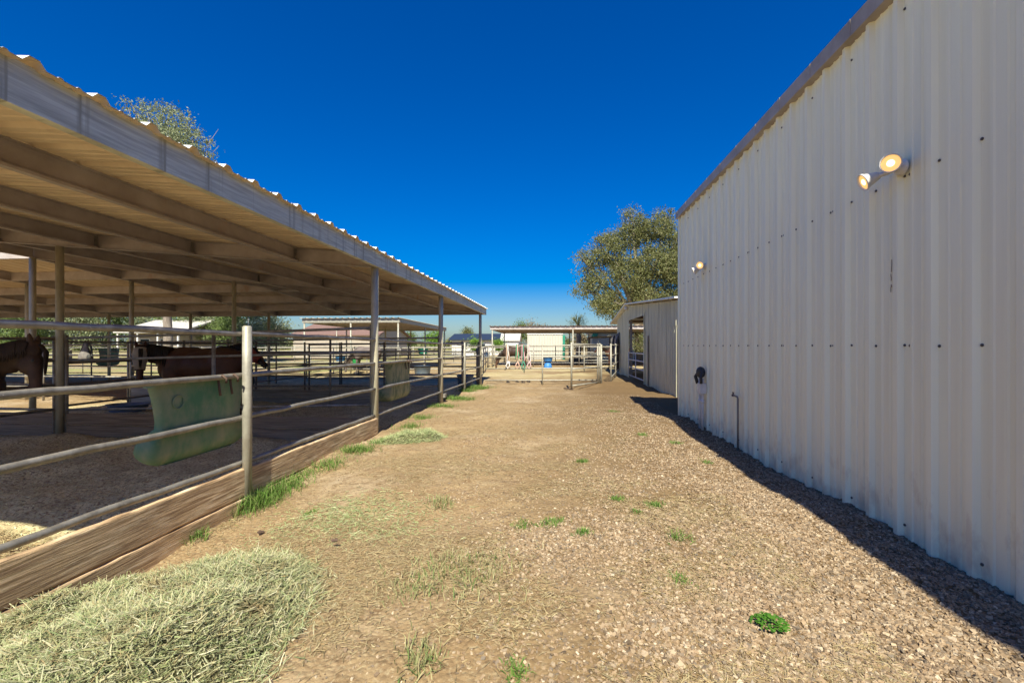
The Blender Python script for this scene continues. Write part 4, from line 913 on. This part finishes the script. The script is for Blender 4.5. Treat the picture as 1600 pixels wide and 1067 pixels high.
def tree(x, y, h, lobes, n, leaf, lm, label, name='tree', tr=.25, droop=.4, seed=1, group=None, trunk_top=None, fork=6, zg=-.15, limbs=True, cat='tree'):
    """lobes: (dx,dy,z,rx,rz) ellipsoids of foliage clumps"""
    t = wempty(name, (x, y, zg), label, cat, group); r = np.random.default_rng(seed); rd = random.Random(seed)
    tt = trunk_top or h*.45; m = MB()
    m.tube([(x, y, zg-.2), (x+.1*tr, y, zg+tt*.3), (x-.3*tr, y, zg+tt*.7), (x+.2*tr, y, zg+tt)], [tr, tr*.8, tr*.65, tr*.5], 12)
    trunk = m.build('trunk', M_bark, t)
    P = []; lb = list(lobes)
    if limbs:
        m = MB()
        for i, (dx, dy, z, rx, rz) in enumerate(lb):
            s = Vector((x+.1*rd.uniform(-1, 1), y, zg+tt*rd.uniform(.55, 1.0))); e = Vector((x+dx, y+dy, z)); mid = s.lerp(e, .5)+Vector((rd.uniform(-.3, .3), rd.uniform(-.3, .3), .25))
            m.tube([s, mid, e], [tr*.38, tr*.24, tr*.10], 7)
            for k in range(4):
                a = mid.lerp(e, rd.uniform(.2, 1)); b = e+Vector((rd.gauss(0, .5)*rx, rd.gauss(0, .5)*rx, rd.gauss(0.1, .5)*rz)); m.tube([a, a.lerp(b, .5)+Vector((0, 0, .1)), b], [tr*.10, tr*.07, tr*.03], 5)
        m.build('limbs', M_bark, t)
    vol = np.array([l[3]**2*l[4] for l in lb]); vol = vol/vol.sum()
    for l, f in zip(lb, vol):
        k = int(n*f); nc = max(5, int(k/42))                       # sprays of leaves, so the crown has holes and clumps
        d = r.normal(0, 1, (nc, 3)); d /= np.linalg.norm(d, axis=1)[:, None]; q = r.uniform(.25, 1, (nc, 1))**.45
        cc = d*q*np.array([l[3], l[3], l[4]])*r.uniform(.88, 1.12, (nc, 1))+np.array([x+l[0], y+l[1], l[2]])
        idx = r.integers(0, nc, k); sp = leaf*2.1
        P.append(cc[idx]+r.normal(0, 1, (k, 3))*np.array([sp, sp, sp*.85])*r.uniform(.3, 1.0, (nc, 1))[idx])
    P = np.concatenate(P); n2 = len(P)
    th = r.uniform(0, 6.28, n2); pit = r.normal(-droop, .6, n2); Dv = np.stack([np.cos(th)*np.cos(pit), np.sin(th)*np.cos(pit), np.sin(pit)], -1)
    S = np.cross(Dv, r.normal(0, 1, (n2, 3))); S /= np.linalg.norm(S, axis=1)[:, None]+1e-6
    L_ = leaf*r.uniform(.5, 1.2, (n2, 1)); W = L_*.42
    V = np.stack([P-Dv*L_*.5, P+S*W*.5, P+Dv*L_*.5, P-S*W*.5], 1)-np.array(t.location)
    F = (np.arange(n2)*4)[:, None]+np.arange(4)
    o = npmesh('crown', V.reshape(-1, 3), F, lm, 4); o.parent = t
    return t
# big eucalyptus behind the old shed
r = random.Random(12); lob = []
for dx, dy, z, rx, rz in [(-3.6,0,7.2,1.5,1.5), (-3.9,0,9.2,1.3,1.1), (-2.2,0,9.6,1.7,1.7), (-.6,.5,11.2,1.9,1.5), (1.4,0,11.6,1.8,1.4), (3.2,0,10.8,1.8,1.6), (-2.6,0,5.4,1.6,1.4), (-1.0,-.5,7.6,2.0,1.9), (1.2,-.5,8.6,2.2,2.0), (3.2,-.5,8.0,2.1,2.0),
                          (.6,0,5.8,2.0,1.7), (2.8,0,5.2,2.0,1.7), (4.8,0,9.0,1.9,2.0), (5.0,0,6.2,2.0,2.0), (-1.6,.5,4.4,1.5,1.1), (-4.3,.3,8.2,.8,.7), (0,0,12.4,1.0,.7), (-2.4,.2,11.0,.9,.8), (1.0,1.5,4.2,2,1)]:
    lob.append((dx, dy, z, rx, rz))
lob = [(a*1.04, b, z, rx*.80, rz*.78) for a, b, z, rx, rz in lob]+[(-4.9,0,6.3,.8,.7),(-3.4,0,10.6,.7,.6),(-.6,0,13.0,.8,.5),(2.4,0,12.8,.9,.6),(-5.0,0,9.3,.6,.5),(-3.3,0,5.0,.9,.9)]
tree(7.3, 40.5, 13.2, lob, 92000, .21, L_euc, 'large olive grey eucalyptus standing behind the weathered shed', 'eucalyptus_tree', .42, .6, 5, trunk_top=5)
# tree whose top shows above the stall roof
c = at(262, 300, 33); lob = [(-2.6,0,17.2,1.1,.9), (-1.0,0,16.6,1.4,1.2), (.8,0,16.0,1.5,1.2), (2.2,0,14.9,1.3,1.0), (-1.8,0,14.6,1.8,1.6), (.5,0,13.5,2.4,2.0), (-.5,0,10.5,3.0,2.4), (1.5,0,8,2.8,2.2), (-2,0,7,2.5,2.2), (3.1,0,13.6,1.0,.9)]
lob = [(a, b, z+3.0, rx, rz) for a, b, z, rx, rz in lob]
tree(c.x, 33, 20, lob, 42000, .22, L_grey, 'tall grey green tree whose top shows above the stall roof', 'tall_tree', .40, .5, 6, trunk_top=8)
# row of trees seen beneath the left roof
TG = 'trees in a row beyond the stalls'
specs = [(-45, 40, 6, L_grn, 'yellow green leafy tree beyond the stalls, at the far left edge'), (35, 39, 5, L_grn, 'yellow green leafy tree behind the sunlit shelter post'), (110, 43, 5.5, L_grey, 'grey leaved tree above the hanging bag'),
         (165, 48, 6.5, L_grn, 'bushy green tree left of the porch house'), (232, 58, 7, L_grey, 'pale bushy tree rising behind the porch house roof'), (295, 50, 6, L_grn, 'yellow green tree just right of the porch house'), (335, 49, 6, L_grey, 'grey green tree behind the inner shelter post'),
         (378, 47, 5.5, L_grn, 'dense green tree by the thin pale pole'), (424, 46, 4.6, L_grey, 'feathery grey green tree ending the row beside open sky')]
for i, (u, Y, h, lm, lb) in enumerate(specs):
    h *= 1.3; c = at(u, 520, Y); rr = random.Random(i); wd = 48*Y/700
    lob = [(rr.uniform(-.8, .8)*wd, rr.uniform(-.6, .6), h*rr.uniform(.30, .84), wd*rr.uniform(.35, .5), h*.16) for _ in range(8)]+[(0, 0, h*.6, wd*.6, h*.22), (-.2*wd, 0, h*.36, wd*.8, h*.16)]
    tree(c.x, Y, h, lob, 11000, .27, lm, lb, 'field_tree', .16, .5, 20+i, TG, trunk_top=h*.4)
MG = 'distant trees along the horizon'
for i, (u, v, Y, wpx, lm, lb) in enumerate([(678, 515, 75, 36, L_lime, 'bright green round tree behind the second roof post'), (640, 520, 78, 18, L_grn, 'dark green bush left of the bright green tree'), (604, 521, 80, 14, L_grn, 'dark bush at the right end of the brown shingle roof'),
        (729, 513, 95, 14, L_euc, 'small dark tree rising behind the dark blue roof'), (436, 508, 100, 18, L_dry, 'thin dry tree top above the brown shingle roof'), (815, 505, 110, 9, L_grn, 'small round tree top over the low shelter, left of two faint ones'),
        (828, 504, 115, 9, L_dry, 'faint tree top above the low shelter, middle one'), (846, 504, 115, 9, L_dry, 'faint tree top above the low shelter, right one'), (838, 526, 75, 30, L_dry, 'dry brown tree behind the cream box shed'), (905, 520, 52, 26, L_dry, 'dry leafless looking tree between the cream shed and the cream barn'),
        (958, 526, 60, 20, L_grn, 'green tree behind the cream barn'), (780, 532, 63, 10, L_lime, 'small bright shrub in front of the low white building'), (742, 533, 63, 8, L_lime, 'tiny bright shrub at the left window of the low white building'), (1010, 520, 34, 60, L_euc, 'dark tree seen through the open bay of the weathered shed')]):
    c = at(u, v, Y); hh = c.z+.2; wd = wpx*Y/700/2; rr = random.Random(50+i)
    lob = [(rr.uniform(-.6, .6)*wd, 0, hh*rr.uniform(.45, .85), wd*.5, hh*.18) for _ in range(5)]+[(0, 0, hh*.62, wd*.75, hh*.26)]
    tree(c.x, Y, hh, lob, 2600, .20*Y/50, lm, lb, 'distant_tree', .12, .3, 60+i, MG, trunk_top=hh*.5)
# spiky palm-like tree over the low shelter
c = at(903, 500, 47); t = wempty('palm_tree', (c.x, 47, -.15), 'shaggy palm left of the eucalyptus, above the low shelter', 'palm')
m = MB(); m.tube([(c.x, 47, -.3), (c.x+.1, 47, 2), (c.x, 47, 3.6)], [.30, .26, .24], 10); m.build('trunk', M_bark, t)
r = np.random.default_rng(8); P = []; V = []
for k in range(90):
    th = r.uniform(0, 6.28); el = r.uniform(-.7, 1.3); L_ = r.uniform(.9, 1.5); p0 = np.array([c.x, 47, 3.6]); d = np.array([math.cos(th)*math.cos(el), math.sin(th)*math.cos(el), math.sin(el)])
    for q in range(9):
        f = .45+q*.065; b = p0+d*L_*f-np.array([0, 0, .35*f*f]); s = r.normal(0, .16, 3); e = b+d*.28+s-np.array([0, 0, .05]); n_ = np.cross(e-b, [0, 0, 1]); n_ = n_/(np.linalg.norm(n_)+1e-6)*.02
        V += [b-n_, b+n_, e+n_*.3, e-n_*.3]
    b = p0; e = p0+d*L_*.8-np.array([0, 0, .2]); n_ = np.cross(d, [0, 0, 1]); n_ = n_/(np.linalg.norm(n_)+1e-6)*.025; V += [b-n_, b+n_, e+n_, e-n_]
V = np.array(V)-np.array(t.location); o = npmesh('crown', V, np.arange(len(V)).reshape(-1, 4), L_euc, 4); o.parent = t
# far treeline
r = np.random.default_rng(77); n = 26000; th = r.uniform(-1.25, .75, n); Dd = r.uniform(190, 230, n)
hgt = 3.2+1.6*np.sin(th*23)+1.3*np.sin(th*57+1)+.8*np.sin(th*131); z = r.uniform(0, 1, n)**.8*np.maximum(hgt, 1.2)
P = np.stack([np.sin(th)*Dd, np.cos(th)*Dd, z-.2], -1); A = r.normal(0, 1, (n, 3)); A /= np.linalg.norm(A, axis=1)[:, None]; B = np.cross(A, r.normal(0, 1, (n, 3))); B /= np.linalg.norm(B, axis=1)[:, None]
s = r.uniform(.5, 1.1, (n, 1)); V = np.stack([P-A*s, P+B*s*.6, P+A*s, P-B*s*.6], 1)
tag(npmesh('far_treeline', V.reshape(-1, 3), np.arange(n*4).reshape(-1, 4), L_euc, 4), kind='stuff')

for o in bpy.data.objects:
    if 'wo' in o: del o['wo']
